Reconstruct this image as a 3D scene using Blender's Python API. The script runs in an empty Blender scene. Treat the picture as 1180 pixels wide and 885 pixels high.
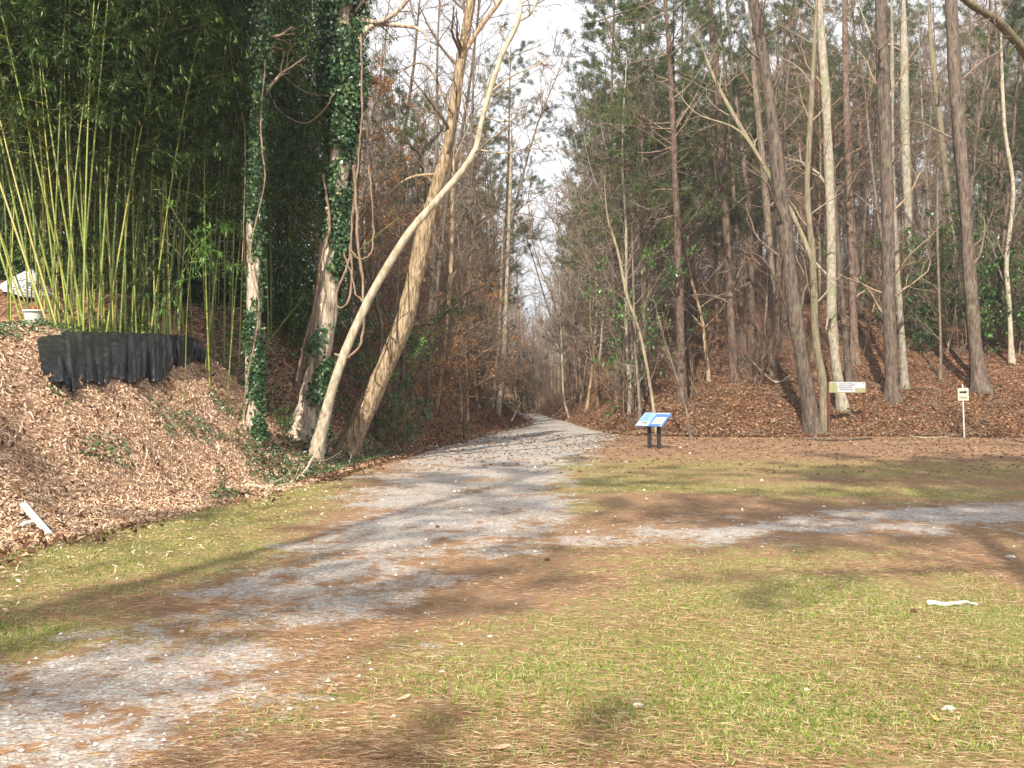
import bpy, math, random
import numpy as np
SC = bpy.context.scene
COL = SC.collection
F, HY, CX, EYE = 1147.0, 450.0, 590.0, 1.6      # photo focal length in px, horizon row, centre column, eye height

# ------------------------------------------------------------------ camera, sky, sun, exposure
cam_d = bpy.data.cameras.new('camera'); cam = bpy.data.objects.new('camera', cam_d); COL.objects.link(cam)
cam.location = (0, 0, EYE); cam.rotation_euler = (math.radians(90), 0, 0)
cam_d.sensor_width = 36; cam_d.lens = 36*F/1180; cam_d.shift_y = (HY-442.5)/1180
cam_d.clip_start = 0.05; cam_d.clip_end = 3000
SC.camera = cam
SUN_EL = math.radians(38)             # direction TO the sun in xy: (-.27, -.963)
sd = np.array([-0.27*math.cos(SUN_EL), -0.963*math.cos(SUN_EL), math.sin(SUN_EL)])
w = bpy.data.worlds.new('World'); SC.world = w; w.use_nodes = True
nt = w.node_tree; nt.nodes.clear()
sky = nt.nodes.new('ShaderNodeTexSky'); sky.sky_type = 'NISHITA'; sky.sun_disc = False
sky.sun_elevation = SUN_EL; sky.sun_rotation = math.atan2(sd[0], sd[1])
sky.dust_density = 3.0; sky.air_density = 1.0; sky.ozone_density = 1.0
tc = nt.nodes.new('ShaderNodeTexCoord')
cn = nt.nodes.new('ShaderNodeTexNoise'); cn.inputs['Scale'].default_value = 2.2; cn.inputs['Detail'].default_value = 6
mp = nt.nodes.new('ShaderNodeMapping'); mp.inputs['Scale'].default_value = (1, 1, 2.5)
cr = nt.nodes.new('ShaderNodeMapRange'); cr.inputs[1].default_value = 0.30; cr.inputs[2].default_value = 0.62
cr.inputs[3].default_value = 0.55; cr.inputs[4].default_value = 1.0
mx = nt.nodes.new('ShaderNodeMix'); mx.data_type = 'RGBA'
mx.inputs[7].default_value = (13.0, 13.2, 13.6, 1)          # thin bright cloud veil
bg = nt.nodes.new('ShaderNodeBackground'); bg.inputs[1].default_value = 0.065
wo = nt.nodes.new('ShaderNodeOutputWorld')
L = nt.links.new
L(tc.outputs['Generated'], mp.inputs[0]); L(mp.outputs[0], cn.inputs['Vector']); L(cn.outputs[0], cr.inputs[0])
L(cr.outputs[0], mx.inputs[0]); L(sky.outputs[0], mx.inputs[6]); L(mx.outputs[2], bg.inputs[0]); L(bg.outputs[0], wo.inputs[0])
sl = bpy.data.lights.new('sun', 'SUN'); sl.energy = 5.0; sl.angle = math.radians(0.5); sl.color = (1.0, 0.90, 0.76)
so = bpy.data.objects.new('sun', sl); COL.objects.link(so)
from mathutils import Vector
so.rotation_euler = Vector(sd).to_track_quat('Z', 'Y').to_euler(); so.location = (-30, -20, 40)
SC.view_settings.view_transform = 'Standard'; SC.view_settings.look = 'None'
SC.view_settings.gamma = 1; SC.view_settings.use_curve_mapping = False
SC.view_settings.exposure = 0.74
SC.cycles.max_bounces = 4; SC.cycles.diffuse_bounces = 2; SC.cycles.glossy_bounces = 2
SC.cycles.transmission_bounces = 2; SC.cycles.transparent_max_bounces = 4
SC.cycles.sample_clamp_indirect = 6

# ------------------------------------------------------------------ helpers
R = np.random.default_rng(7)
def S(t): t = np.clip(t, 0, 1); return t*t*(3-2*t)
def nrm(v): return v/np.maximum(np.linalg.norm(v, axis=-1, keepdims=True), 1e-9)
def P(px, py, Y): return np.array([(px-CX)*Y/F, Y, EYE+(HY-py)*Y/F])
def wob(x, y, s, seed=0):
    r = np.random.default_rng(seed); o = 0
    for k in range(6):
        a = r.uniform(0, 6.283); f = s*r.uniform(.5, 1.9); o = o+np.sin((x*math.cos(a)+y*math.sin(a))*f+r.uniform(0, 6.28))
    return o/6
_LY = [-60, 0, 10.2, 13, 16.7, 20.4, 28, 36.7, 43.7, 52, 60, 70, 90, 150, 900]
_LX = [-12, -6.9, -5.25, -4.5, -3.75, -3.45, -2.4, -1.1, .25, .8, .6, -.3, -1.5, -6, -60]
_RY = [30, 35, 37, 43.7, 52, 57, 65, 80, 120, 150, 900]
_RX = [6.5, 4.4, 3.9, 3.4, 3.0, 2.6, 2.3, 2.6, 3.5, 4, 60]
def XL(y): return np.interp(y, _LY, _LX)
def XR(y): return np.interp(y, _RY, _RX)
def H(x, y):
    x = np.asarray(x, float); y = np.asarray(y, float)
    s = XL(y)-x+0.25*wob(x, y, 1.1, 3)
    sp = np.maximum(s, 0)
    a = 2.5*S(s/3.1)+0.012*np.minimum(sp, 60)
    b = 3.1*S(s/4.0)+0.13*np.minimum(sp, 70)
    hl = a+(b-a)*S((y-20)/5)
    hl = hl*(1-0.5*np.exp(-((y-22.2)/1.3)**2)*S((s-.6)/1.2)*np.exp(-sp/7))
    sy = np.maximum(y-34.6+0.5*wob(x, y, .5, 5), 0); sx = np.maximum(x-XR(y)+.3*wob(x, y, .9, 6), 0)
    def fy(q): q = np.minimum(q, 95); return np.where(q < 22, .17*q+.0045*q*q+.35*S(q/2.5), .35+.17*22+.0045*484+.29*(q-22))
    gx = 3.2*S(sx/4.5)+.3*np.minimum(sx, 120)
    fyv = fy(sy); k = .8
    hr = np.minimum(fyv, gx)-k*np.exp(-np.abs(fyv-gx)/k)*.25*(np.minimum(fyv, gx) > .2)
    hr = np.maximum(hr, 0)*(x > -1)
    he = np.clip(y-112, 0, 60)*.10
    flat = .035*wob(x, y, .8, 8)+.018*wob(x, y, 3, 9)
    rough = .09*wob(x, y, 2.2, 11)+.05*wob(x, y, 5.5, 12)
    hh = hl*(s > 0)+hr
    return flat+np.maximum(hh, he*(hh < he))+rough*S(hh/.5)
def ray(px, py, y0=3.5, y1=220):
    Y = np.geomspace(y0, y1, 4000); X = (px-CX)*Y/F; Z = EYE+(HY-py)*Y/F
    i = np.nonzero(H(X, Y) >= Z)[0]
    i = i[0] if len(i) else len(Y)-1
    return float(X[i]), float(Y[i]), float(H(X[i], Y[i]))

class MB:
    def __init__(s): s.v = []; s.q = []; s.t = []; s.n = 0
    def add(s, v, q=None, t=None):
        v = np.asarray(v, float).reshape(-1, 3); s.v.append(v)
        if q is not None and len(q): s.q.append(np.asarray(q).reshape(-1, 4)+s.n)
        if t is not None and len(t): s.t.append(np.asarray(t).reshape(-1, 3)+s.n)
        s.n += len(v)
    def merge(s, o):
        s.cut = (sum(map(len, s.q)), sum(map(len, s.t))); s.v += [x for x in o.v]; s.q += [x+s.n for x in o.q]; s.t += [x+s.n for x in o.t]; s.n += o.n; return s
    def mesh(s, name, mat, smooth=True):
        me = bpy.data.meshes.new(name)
        v = np.concatenate(s.v) if s.v else np.zeros((0, 3))
        q = np.concatenate(s.q) if s.q else np.zeros((0, 4), int); t = np.concatenate(s.t) if s.t else np.zeros((0, 3), int)
        nl = len(q)*4+len(t)*3; npoly = len(q)+len(t)
        me.vertices.add(len(v)); me.vertices.foreach_set('co', v.astype(np.float32).ravel())
        me.loops.add(nl); me.loops.foreach_set('vertex_index', np.concatenate([q.ravel(), t.ravel()]).astype(np.int32))
        me.polygons.add(npoly)
        me.polygons.foreach_set('loop_start', np.concatenate([np.arange(len(q))*4, len(q)*4+np.arange(len(t))*3]).astype(np.int32))
        me.polygons.foreach_set('use_smooth', np.full(npoly, smooth))
        me.update(calc_edges=True)
        for m_ in (mat if isinstance(mat, (list, tuple)) else [mat]): me.materials.append(m_)
        if isinstance(mat, (list, tuple)):
            ix = np.zeros(npoly, np.int32); ix[s.cut[0]:len(q)] = 1; ix[len(q)+s.cut[1]:] = 1; me.polygons.foreach_set('material_index', ix)
        return me
    def build(s, name, mat, parent=None, smooth=True):
        o = bpy.data.objects.new(name, s.mesh(name, mat, smooth)); COL.objects.link(o)
        if parent: o.parent = parent
        return o
def tag(o, label=None, cat=None, group=None, kind=None):
    if label: o['label'] = label
    if cat: o['category'] = cat
    if group: o['group'] = group
    if kind: o['kind'] = kind
    return o
def thing(name, label, cat, loc=(0, 0, 0), rz=0, group=None):
    o = bpy.data.objects.new(name, None); COL.objects.link(o); o.location = loc; o.rotation_euler = (0, 0, rz)
    o.empty_display_size = .2
    return tag(o, label, cat, group)
def copy_tree(o, parent=None):
    c = o.copy(); COL.objects.link(c)
    if parent: c.parent = parent
    for ch in list(o.children): copy_tree(ch, c)
    return c
def tubes(mb, Pt, Rd, n, cap=False):
    Pt = np.asarray(Pt, float); Rd = np.asarray(Rd, float)
    if Pt.ndim == 2: Pt = Pt[None]; Rd = Rd[None]
    N, K, _ = Pt.shape
    T = np.gradient(Pt, axis=1); T = nrm(T)
    m = nrm(T.mean(1)); ref = np.where(np.abs(m[:, 2:3]) > .75, np.array([[1., 0, 0]]), np.array([[0, 0, 1.]]))
    U = nrm(np.cross(T, ref[:, None, :])); V = np.cross(T, U)
    a = np.arange(n)*2*math.pi/n
    ring = U[:, :, None, :]*np.cos(a)[None, None, :, None]+V[:, :, None, :]*np.sin(a)[None, None, :, None]
    v = Pt[:, :, None, :]+ring*Rd[:, :, None, None]
    idx = np.arange(N*K*n).reshape(N, K, n); nx = np.roll(idx, -1, axis=2)
    q = np.stack([idx[:, :-1], nx[:, :-1], nx[:, 1:], idx[:, 1:]], -1).reshape(-1, 4)
    mb.add(v, q)
    if cap:
        for e, fl in ((0, 1), (K-1, -1)):
            vv = v[:, e]; c = vv.mean(1, keepdims=True); al = np.concatenate([vv, c], 1)
            t = np.array([[i, (i+1) % n, n] if fl < 0 else [(i+1) % n, i, n] for i in range(n)])
            tt = (np.arange(N)[:, None, None]*(n+1)+t[None]).reshape(-1, 3); mb.add(al, None, tt)
def box(mb, c, s, rot=None):
    v = np.array([[x, y, z] for x in (-1, 1) for y in (-1, 1) for z in (-1, 1)])*np.array(s)/2
    if rot is not None: v = v@np.asarray(rot).T
    mb.add(v+np.array(c), [[0, 1, 3, 2], [4, 6, 7, 5], [0, 4, 5, 1], [2, 3, 7, 6], [0, 2, 6, 4], [1, 5, 7, 3]])
def leaves(mb, C, D, Nn, Ln, Wd, bend=.15):
    """rhombic leaf blades folded a little along the midrib"""
    D = nrm(D); B = nrm(np.cross(D, Nn)); Nn = np.cross(B, D)
    Ln = np.broadcast_to(Ln, len(C))[:, None]; Wd = np.broadcast_to(Wd, len(C))[:, None]
    a = C; b = C+D*Ln*.45+B*Wd*.5+Nn*Ln*bend*.6; c = C+D*Ln-Nn*Ln*bend*.2; d = C+D*Ln*.45-B*Wd*.5+Nn*Ln*bend*.3
    v = np.stack([a, b, c, d], 1); N = len(C); i = np.arange(N)[:, None]*4
    mb.add(v, i+np.array([[0, 1, 2, 3]]))
def rdir(rng, n): return nrm(rng.normal(size=(n, 3)))
def grow(rng, St, D, Ln, R0, K, wander=.25, up=0., tip=.25):
    N = len(St); Pt = np.zeros((N, K, 3)); Pt[:, 0] = St; d = nrm(D).copy(); step = (Ln/(K-1))[:, None]
    for k in range(1, K):
        d = nrm(d+rng.normal(size=(N, 3))*wander+np.array([0, 0, up])); Pt[:, k] = Pt[:, k-1]+d*step
    t = np.linspace(0, 1, K)[None]; Rd = R0[:, None]*(1-(1-tip)*t)
    return Pt, Rd
def sprout(rng, Pt, Rd, per, t0, t1, ang, lf, rf, spread=.25, horiz=0.):
    """child starts, directions, lengths, radii on parents Pt"""
    N, K, _ = Pt.shape; t = np.sort(rng.uniform(t0, t1, (N, per)), 1); f = t*(K-1); i = np.minimum(f.astype(int), K-2); fr = (f-i)[..., None]
    n = np.arange(N)[:, None]; A = Pt[n, i]; B = Pt[n, i+1]; St = A+(B-A)*fr; T = nrm(B-A)
    ra = Rd[n, i]; rd = rdir(rng, N*per).reshape(N, per, 3); rd[..., 2] *= (1-horiz)
    pd = nrm(rd-T*(rd*T).sum(-1, keepdims=True)); a = ang+rng.normal(size=(N, per, 1))*spread
    D = T*np.cos(a)+pd*np.sin(a)
    pl = np.linalg.norm(np.diff(Pt, axis=1), axis=-1).sum(1)[:, None]
    Ln = pl*lf*(1.15-.7*t)*rng.uniform(.6, 1.25, (N, per))
    return St.reshape(-1, 3), D.reshape(-1, 3), Ln.ravel(), (ra*rf).ravel()
def spline(pts, K):
    pts = np.asarray(pts, float)
    p = np.vstack([2*pts[0]-pts[1], pts, 2*pts[-1]-pts[-2]]); n = len(pts)-1
    u = np.linspace(0, n-1e-6, K); i = u.astype(int); t = (u-i)[:, None]
    a, b, c, d = p[i], p[i+1], p[i+2], p[i+3]
    return .5*((2*b)+(-a+c)*t+(2*a-5*b+4*c-d)*t*t+(-a+3*b-3*c+d)*t**3)

# ------------------------------------------------------------------ materials
class N_:
    def __init__(s, name):
        s.m = bpy.data.materials.new(name); s.m.use_nodes = True; s.t = s.m.node_tree; s.t.nodes.clear()
        s.out = s.t.nodes.new('ShaderNodeOutputMaterial'); s.b = s.n('BsdfPrincipled'); s.L(s.b.outputs[0], s.out.inputs[0])
        s.co = None
    def n(s, k): return s.t.nodes.new('ShaderNode'+k)
    def L(s, a, b): s.t.links.new(a, b)
    def pos(s, scale=(1, 1, 1), obj=True):
        tc = s.n('TexCoord'); m = s.n('Mapping'); m.inputs['Scale'].default_value = scale
        s.L(tc.outputs['Object' if obj else 'Generated'], m.inputs[0]); return m.outputs[0]
    def noise(s, vec, sc, det=4, rough=.55, out=0):
        n = s.n('TexNoise'); n.inputs['Scale'].default_value = sc; n.inputs['Detail'].default_value = det; n.inputs['Roughness'].default_value = rough
        s.L(vec, n.inputs['Vector']); return n.outputs[out]
    def voro(s, vec, sc, out='Color', feat='F1', rnd=1):
        n = s.n('TexVoronoi'); n.feature = feat; n.inputs['Scale'].default_value = sc; n.inputs['Randomness'].default_value = rnd; s.L(vec, n.inputs['Vector']); return n.outputs[out]
    def ramp(s, fac, stops):
        n = s.n('ValToRGB'); e = n.color_ramp.elements
        while len(e) < len(stops): e.new(.5)
        for x, (p, c) in zip(e, stops): x.position = p; x.color = (*c, 1) if len(c) == 3 else c
        s.L(fac, n.inputs[0]); return n.outputs[0]
    def mr(s, v, a, b, c=0., d=1.):
        n = s.n('MapRange'); n.interpolation_type = 'SMOOTHSTEP'
        for i, x in enumerate((a, b, c, d)): n.inputs[i+1].default_value = x
        s.L(v, n.inputs[0]); return n.outputs[0]
    def math(s, op, a, b):
        n = s.n('Math'); n.operation = op
        for i, x in enumerate((a, b)):
            if isinstance(x, (int, float)): n.inputs[i].default_value = x
            else: s.L(x, n.inputs[i])
        return n.outputs[0]
    def mix(s, f, a, b, mode='MIX'):
        n = s.n('Mix'); n.data_type = 'RGBA'; n.blend_type = mode
        for i, x in ((0, f), (6, a), (7, b)):
            if isinstance(x, (int, float)): n.inputs[i].default_value = x
            elif isinstance(x, tuple): n.inputs[i].default_value = (*x, 1)
            else: s.L(x, n.inputs[i])
        return n.outputs[2]
    def bump(s, h, st, dist):
        n = s.n('Bump'); n.inputs['Strength'].default_value = st; n.inputs['Distance'].default_value = dist
        s.L(h, n.inputs['Height']); s.L(n.outputs[0], s.b.inputs['Normal'])
    def fin(s, col=None, rough=.9, spec=.2):
        if col is not None:
            if isinstance(col, tuple): s.b.inputs['Base Color'].default_value = (*col, 1)
            else: s.L(col, s.b.inputs['Base Color'])
        s.b.inputs['Roughness'].default_value = rough; s.b.inputs['Specular IOR Level'].default_value = spec
        return s.m
def leafmat(name, stops, rough=.6, spec=.3, trans=.3, objvar=0.):
    k = N_(name); g = k.n('NewGeometry'); c = k.ramp(g.outputs['Random Per Island'], stops)
    if objvar:
        oi = k.n('ObjectInfo'); c = k.mix(1., c, k.ramp(oi.outputs['Random'], [(0, (1-objvar,)*3), (1, (1+objvar,)*3)]), 'MULTIPLY')
    k.fin(c, rough, spec)
    if trans:
        tr = k.n('BsdfTranslucent'); k.L(c, tr.inputs[0]); ms = k.n('MixShader'); ms.inputs[0].default_value = trans
        k.L(k.b.outputs[0], ms.inputs[1]); k.L(tr.outputs[0], ms.inputs[2]); k.L(ms.outputs[0], k.out.inputs[0])
    return k.m
def bark(name, dark, light, moss=None, mossamt=.5, sc=9, stretch=.18, patch=None, bstr=.6):
    k = N_(name); p = k.pos((1, 1, stretch)); p2 = k.pos()
    f = k.noise(p, sc*1.6, 7, .65); c = k.ramp(f, [(.36, dark), (.62, light)])
    if patch: c = k.mix(k.mr(k.noise(k.pos((1, 1, .45)), 7, 7, .75), .47, .66, 0, .75), c, patch)
    if moss: c = k.mix(k.mr(k.noise(p2, 1.7, 5, .65), .62-mossamt*.22, .72-mossamt*.22, 0, .85), c, moss)
    oi = k.n('ObjectInfo'); c = k.mix(1., c, k.ramp(oi.outputs['Random'], [(0, (.72, .72, .72)), (1, (1.25, 1.22, 1.18))]), 'MULTIPLY')
    v = k.voro(p, sc*1.7, 'Distance', 'F1'); h = k.math('ADD', k.math('MULTIPLY', v, .7), f)
    k.bump(h, bstr, .03); return k.fin(c, .92, .15)
M = {}
M['bark_grey'] = bark('bark_grey', (.07, .055, .045), (.235, .19, .155), (.16, .16, .10), .35)
M['bark_dark'] = bark('bark_dark', (.042, .032, .027), (.15, .118, .096), (.14, .145, .10), .2, patch=(.20, .17, .14))
M['bark_pale'] = bark('bark_pale', (.19, .165, .13), (.43, .385, .31), (.24, .27, .16), .45, 7, .5, patch=(.48, .45, .38), bstr=.3)
M['bark_smooth'] = bark('bark_smooth', (.24, .20, .15), (.50, .44, .34), (.26, .25, .16), .35, 7, .35, patch=(.46, .42, .34), bstr=.5)
M['bark_tan'] = bark('bark_tan', (.11, .075, .045), (.50, .39, .26), (.3, .26, .15), .15, 15, .16, bstr=1.)
M['bark_ivy'] = bark('bark_ivy', (.20, .145, .10), (.78, .68, .56), (.36, .33, .22), .2, 9, .14, bstr=1.)
M['bark_pine'] = bark('bark_pine', (.06, .042, .034), (.20, .14, .108), None, 0, 6, .4, patch=(.25, .20, .165), bstr=1.)
M['bark_mossy'] = bark('bark_mossy', (.14, .115, .085), (.32, .27, .2), (.21, .21, .12), .5, 8, .2)
M['twig'] = bark('twig', (.125, .092, .068), (.27, .21, .155), None, bstr=.1)
M['twig_pale'] = bark('twig_pale', (.17, .14, .11), (.33, .28, .22), None, bstr=.1)
M['twig_red'] = bark('twig_red', (.135, .085, .058), (.27, .175, .125), None, bstr=.1)
M['vine'] = bark('vine', (.22, .15, .10), (.46, .34, .25), None, sc=14, bstr=.5)
M['deadwood'] = bark('deadwood', (.35, .29, .22), (.66, .58, .46), None, sc=12, bstr=.4)
M['ivy'] = leafmat('ivy', [(0, (.02, .055, .02)), (.6, (.055, .13, .05)), (.9, (.11, .20, .07)), (1, (.30, .34, .17))], .35, .5, .12)
M['evergreen'] = leafmat('evergreen', [(0, (.025, .07, .018)), (.6, (.06, .17, .035)), (1, (.17, .32, .07))], .3, .5, .15)
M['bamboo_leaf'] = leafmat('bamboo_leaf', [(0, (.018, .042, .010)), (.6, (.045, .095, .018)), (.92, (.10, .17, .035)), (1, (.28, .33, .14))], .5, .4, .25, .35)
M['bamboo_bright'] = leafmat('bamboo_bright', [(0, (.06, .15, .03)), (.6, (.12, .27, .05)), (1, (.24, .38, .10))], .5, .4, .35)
M['needles'] = leafmat('needles', [(0, (.03, .05, .018)), (.5, (.065, .10, .03)), (.82, (.12, .165, .05)), (1, (.24, .20, .10))], .6, .3, .2, .3)
M['beech'] = leafmat('beech', [(0, (.38, .17, .06)), (.5, (.58, .30, .12)), (1, (.74, .48, .24))], .7, .2, .4)
M['litter_bamboo'] = leafmat('litter_bamboo', [(0, (.24, .145, .09)), (.35, (.52, .34, .22)), (.8, (.72, .52, .36)), (1, (.84, .72, .56))], .75, .2, .0)
M['litter_brown'] = leafmat('litter_brown', [(0, (.06, .034, .02)), (.5, (.16, .084, .044)), (.88, (.27, .15, .085)), (1, (.46, .32, .21))], .8, .2, .0)
M['pine_straw'] = leafmat('pine_straw', [(0, (.15, .085, .048)), (.5, (.32, .185, .105)), (.85, (.46, .31, .18)), (1, (.62, .52, .35))], .8, .2, .0)
M['grass'] = leafmat('grass', [(0, (.09, .15, .02)), (.45, (.20, .32, .045)), (.66, (.36, .43, .09)), (.8, (.48, .44, .21)), (1, (.66, .58, .36))], .6, .2, .25)
# ground: gravel, needle litter, leaf litter and grass laid out by a mask (R gravel, G leaf litter, B green)
def ground_mat():
    k = N_('earth'); p = k.pos(); at = k.n('Attribute'); at.attribute_name = 'mask'; sp = k.n('SeparateColor'); k.L(at.outputs['Color'], sp.inputs[0])
    n1 = k.noise(p, 1.1, 6, .7); n2 = k.noise(p, 6, 6, .7); n3 = k.noise(p, 38, 4, .7)
    ps = k.pos((.8, 4.2, 1)); st = k.noise(ps, 16, 5, .75)
    dirt = k.ramp(st, [(.28, (.14, .085, .05)), (.5, (.28, .165, .095)), (.72, (.44, .30, .18))])
    dirt = k.mix(k.mr(n2, .42, .62), dirt, k.ramp(n3, [(.3, (.15, .105, .07)), (.7, (.34, .26, .18))]))
    green = k.mix(k.mr(n3, .38, .62), k.ramp(n2, [(.35, (.085, .10, .025)), (.65, (.19, .20, .06))]), (.36, .31, .14))
    green = k.mix(k.mr(st, .52, .66), green, (.30, .17, .085))
    vg = k.voro(p, 62, 'Color'); vs = k.n('SeparateColor'); k.L(vg, vs.inputs[0])
    grav = k.ramp(vs.outputs[0], [(0, (.19, .18, .17)), (.5, (.38, .365, .34)), (.9, (.52, .50, .47)), (1, (.78, .76, .72))])
    grav = k.mix(k.mr(n3, .3, .75, 0, .5), grav, (.44, .42, .40)); 
    vl = k.voro(k.pos((1, 1, 1)), 16, 'Color'); vl2 = k.n('SeparateColor'); k.L(vl, vl2.inputs[0])
    lit = k.ramp(vl2.outputs[0], [(0, (.085, .042, .026)), (.5, (.19, .095, .055)), (.85, (.33, .19, .115)), (1, (.46, .30, .19))])
    lit = k.mix(k.mr(n1, .35, .65, 0, .6), lit, (.12, .06, .04))
    litp = k.ramp(k.math('ADD', k.math('MULTIPLY', vl2.outputs[0], .5), k.math('MULTIPLY', n3, .5)), [(.1, (.17, .10, .065)), (.45, (.38, .24, .155)), (.75, (.58, .40, .28))])
    lit = k.mix(at.outputs['Alpha'], lit, litp)
    def m(ch, a, wn):  # mask channel disturbed by noise
        x = k.math('ADD', sp.outputs[ch], k.math('MULTIPLY', k.math('SUBTRACT', k.math('ADD', k.math('MULTIPLY', n1, .55), k.math('MULTIPLY', n2, .45)), .5), wn)); return k.mr(x, a-.10, a+.13)
    c = k.mix(m(2, .5, 3.2), dirt, green)
    c = k.mix(m(0, .47, 4.2), c, grav)
    drift = k.math('MULTIPLY', k.mr(st, .46, .62, 0, .85), k.mr(n2, .44, .56))
    c = k.mix(drift, c, k.ramp(n3, [(.3, (.19, .10, .055)), (.7, (.36, .2, .11))]))
    c = k.mix(m(1, .5, .7), c, lit)
    h = k.math('ADD', k.math('MULTIPLY', n3, .5), k.math('ADD', n2, k.math('MULTIPLY', vs.outputs[1], .25)))
    h = k.math('ADD', h, k.math('MULTIPLY', k.math('MULTIPLY', vl2.outputs[1], 1.2), sp.outputs[1]))
    k.bump(h, .75, .03); return k.fin(c, .95, .1)
M['earth'] = ground_mat()

# ------------------------------------------------------------------ terrain: one sheet, split into ground, gravel path, banks
LANE = np.array([(-3.4, 2, 1.0), (-2.6, 4.4, .85), (-2.0, 5.6, .85), (-1.65, 6.8, .75), (-1.6, 7.8, .85), (-1.2, 9.3, .95), (-.75, 11.2, 1.15), (-.8, 13.5, 1.1), (-.9, 17, 1.35), (-.6, 22, 1.6), (-.1, 28, 2.0), (1.15, 36.7, 2.05), (1.5, 43.7, 1.9), (1.6, 52, 1.7), (1.1, 60, 1.5), (-.6, 70, 1.5), (-5, 90, 1.5)])
SIDE = np.array([(-.6, 10.3, .6), (1.4, 11.1, .8), (2.6, 11.2, 1.1), (3.6, 11.6, 1.15), (5.2, 12.6, .95), (7, 13.3, 1.1), (11, 14, 1.3), (22, 14.5, 1.4)])
def lane_d(x, y, path):
    best = np.full(np.shape(x), 9e9)
    for (a, b) in zip(path[:-1], path[1:]):
        d = b[:2]-a[:2]; t = np.clip(((x-a[0])*d[0]+(y-a[1])*d[1])/(d@d), 0, 1)
        q = np.hypot(x-a[0]-t*d[0], y-a[1]-t*d[1])/(a[2]+t*(b[2]-a[2])); best = np.minimum(best, q)
    return best
GREEN = [(-4.6, 9, 2.2, 4.5, .55), (-3.6, 15, .9, 4, .5), (1.7, 6.2, 2.2, 1.6, .42), (4.2, 7, 1.7, 1.4, .25), (2.2, 7.6, 1.2, .8, .25), (1.2, 4.9, .9, .4, .3), (2.5, 9.3, 2.2, 1.1, .25), (1.8, 17, 2.2, 2.2, .38), (5.5, 15.5, 3.5, 1, .4), (8, 20, 6, 2.2, .2), (3.5, 5.0, 1.8, 1.0, .3), (.8, 13.6, 1.0, .8, .25), (-3.4, 6.8, .9, 1.2, .2), (4, 22, 4, 2, .2), (1.0, 22, 1, 3, .3),
         (3.0, 13.0, 1.0, .7, -.5), (2.6, 14.6, 1.2, .7, -.5), (.3, 5.0, 1.6, .6, .12), (-.3, 8, .8, 1, -.4), (-3.6, 7.6, 1.2, .8, -.4), (9, 28, 9, 4, -.25), (5, 9.2, 1.5, .7, -.3), (7, 31, 9, 3, -.3)]
def masks(x, y):
    q = np.minimum(lane_d(x, y, LANE), lane_d(x, y, SIDE)*1.0+.28+.45*np.maximum(wob(x, y, 1.9, 63), 0))
    g = np.clip(1.04-.5*q+.24*wob(x, y, 1.5, 61)+.10*wob(x, y, 3.7, 62), 0, .72)-.10*S((13-y)/2)-.25*np.exp(-((x+.6)**2/1.2+(y-9.0)**2/.5))-.2*np.exp(-((x+1.8)**2/1.5+(y-6.6)**2/.3))-.2*np.exp(-((x-.9)**2/.8+(y-10.9)**2/.5))
    g = np.where(y > 24, np.clip(1.5-.85*q, 0, 1), g)
    s = XL(y)-x; sr = np.minimum(y-34.6, x-XR(y)+.4)
    l = np.clip(np.maximum(.5+s*1.6, .35+sr*.6), 0, 1)
    g = np.where(l > .5, 0, g)
    b = np.full(np.shape(x), .34)
    for (cx, cy, rx, ry, a) in GREEN: b = b+a*np.exp(-(((x-cx)/rx)**2+((y-cy)/ry)**2))
    b = b-np.clip((y-24)/25, 0, .3)
    return g, l, np.clip(b, 0, 1)
xs = np.concatenate([-np.geomspace(24, 700, 26)[::-1], np.arange(-23.9, 24, .17), np.geomspace(24.2, 700, 26)])
ys = np.concatenate([-np.geomspace(1, 60, 14)[::-1]+1, np.arange(1.2, 50, .17), np.geomspace(50.3, 900, 90)])
GX, GY = np.meshgrid(xs, ys); GZ = H(GX, GY)
gm, lm, bm_ = masks(GX, GY)
e = .05
NX = (H(GX-e, GY)-H(GX+e, GY))/(2*e); NY = (H(GX, GY-e)-H(GX, GY+e))/(2*e)
NR = nrm(np.stack([NX, NY, np.ones_like(NX)], -1)).reshape(-1, 3)
V = np.stack([GX, GY, GZ], -1).reshape(-1, 3); MK = np.stack([gm, lm, bm_, (GX < 0)*S((25-GY)/7)*S((XL(GY)-GX+9)/2)], -1).reshape(-1, 4)
ny, nx_ = GX.shape; ii = np.arange(ny*nx_).reshape(ny, nx_)
Q = np.stack([ii[:-1, :-1], ii[:-1, 1:], ii[1:, 1:], ii[1:, :-1]], -1).reshape(-1, 4)
fc = V[Q].mean(1); fg, fl, fb = masks(fc[:, 0], fc[:, 1])
cls = np.zeros(len(Q), int); cls[(fg > .55)] = 1
cls[(fl > .5) & (fc[:, 0] < XL(fc[:, 1])+.3)] = 2; cls[(fl > .5) & (cls != 2)] = 3
for k_, (nm, lb) in enumerate([('ground', 'flat ground of thin grass and pine straw'), ('path', 'grey gravel path running into the wood'), ('bank', 'leaf covered bank rising left of the path'), ('hillside', 'wooded hillside covered in brown leaves')]):
    q = Q[cls == k_]; u, inv = np.unique(q, return_inverse=True); mb = MB(); mb.add(V[u], inv.reshape(-1, 4))
    o = mb.build(nm, M['earth']); tag(o, lb, {'ground': 'ground', 'path': 'path', 'bank': 'bank', 'hillside': 'hillside'}[nm], kind='structure')
    ca = o.data.color_attributes.new('mask', 'FLOAT_COLOR', 'POINT'); ca.data.foreach_set('color', MK[u].astype(np.float32).ravel())
    o.data.normals_split_custom_set_from_vertices(NR[u].tolist())

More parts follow.
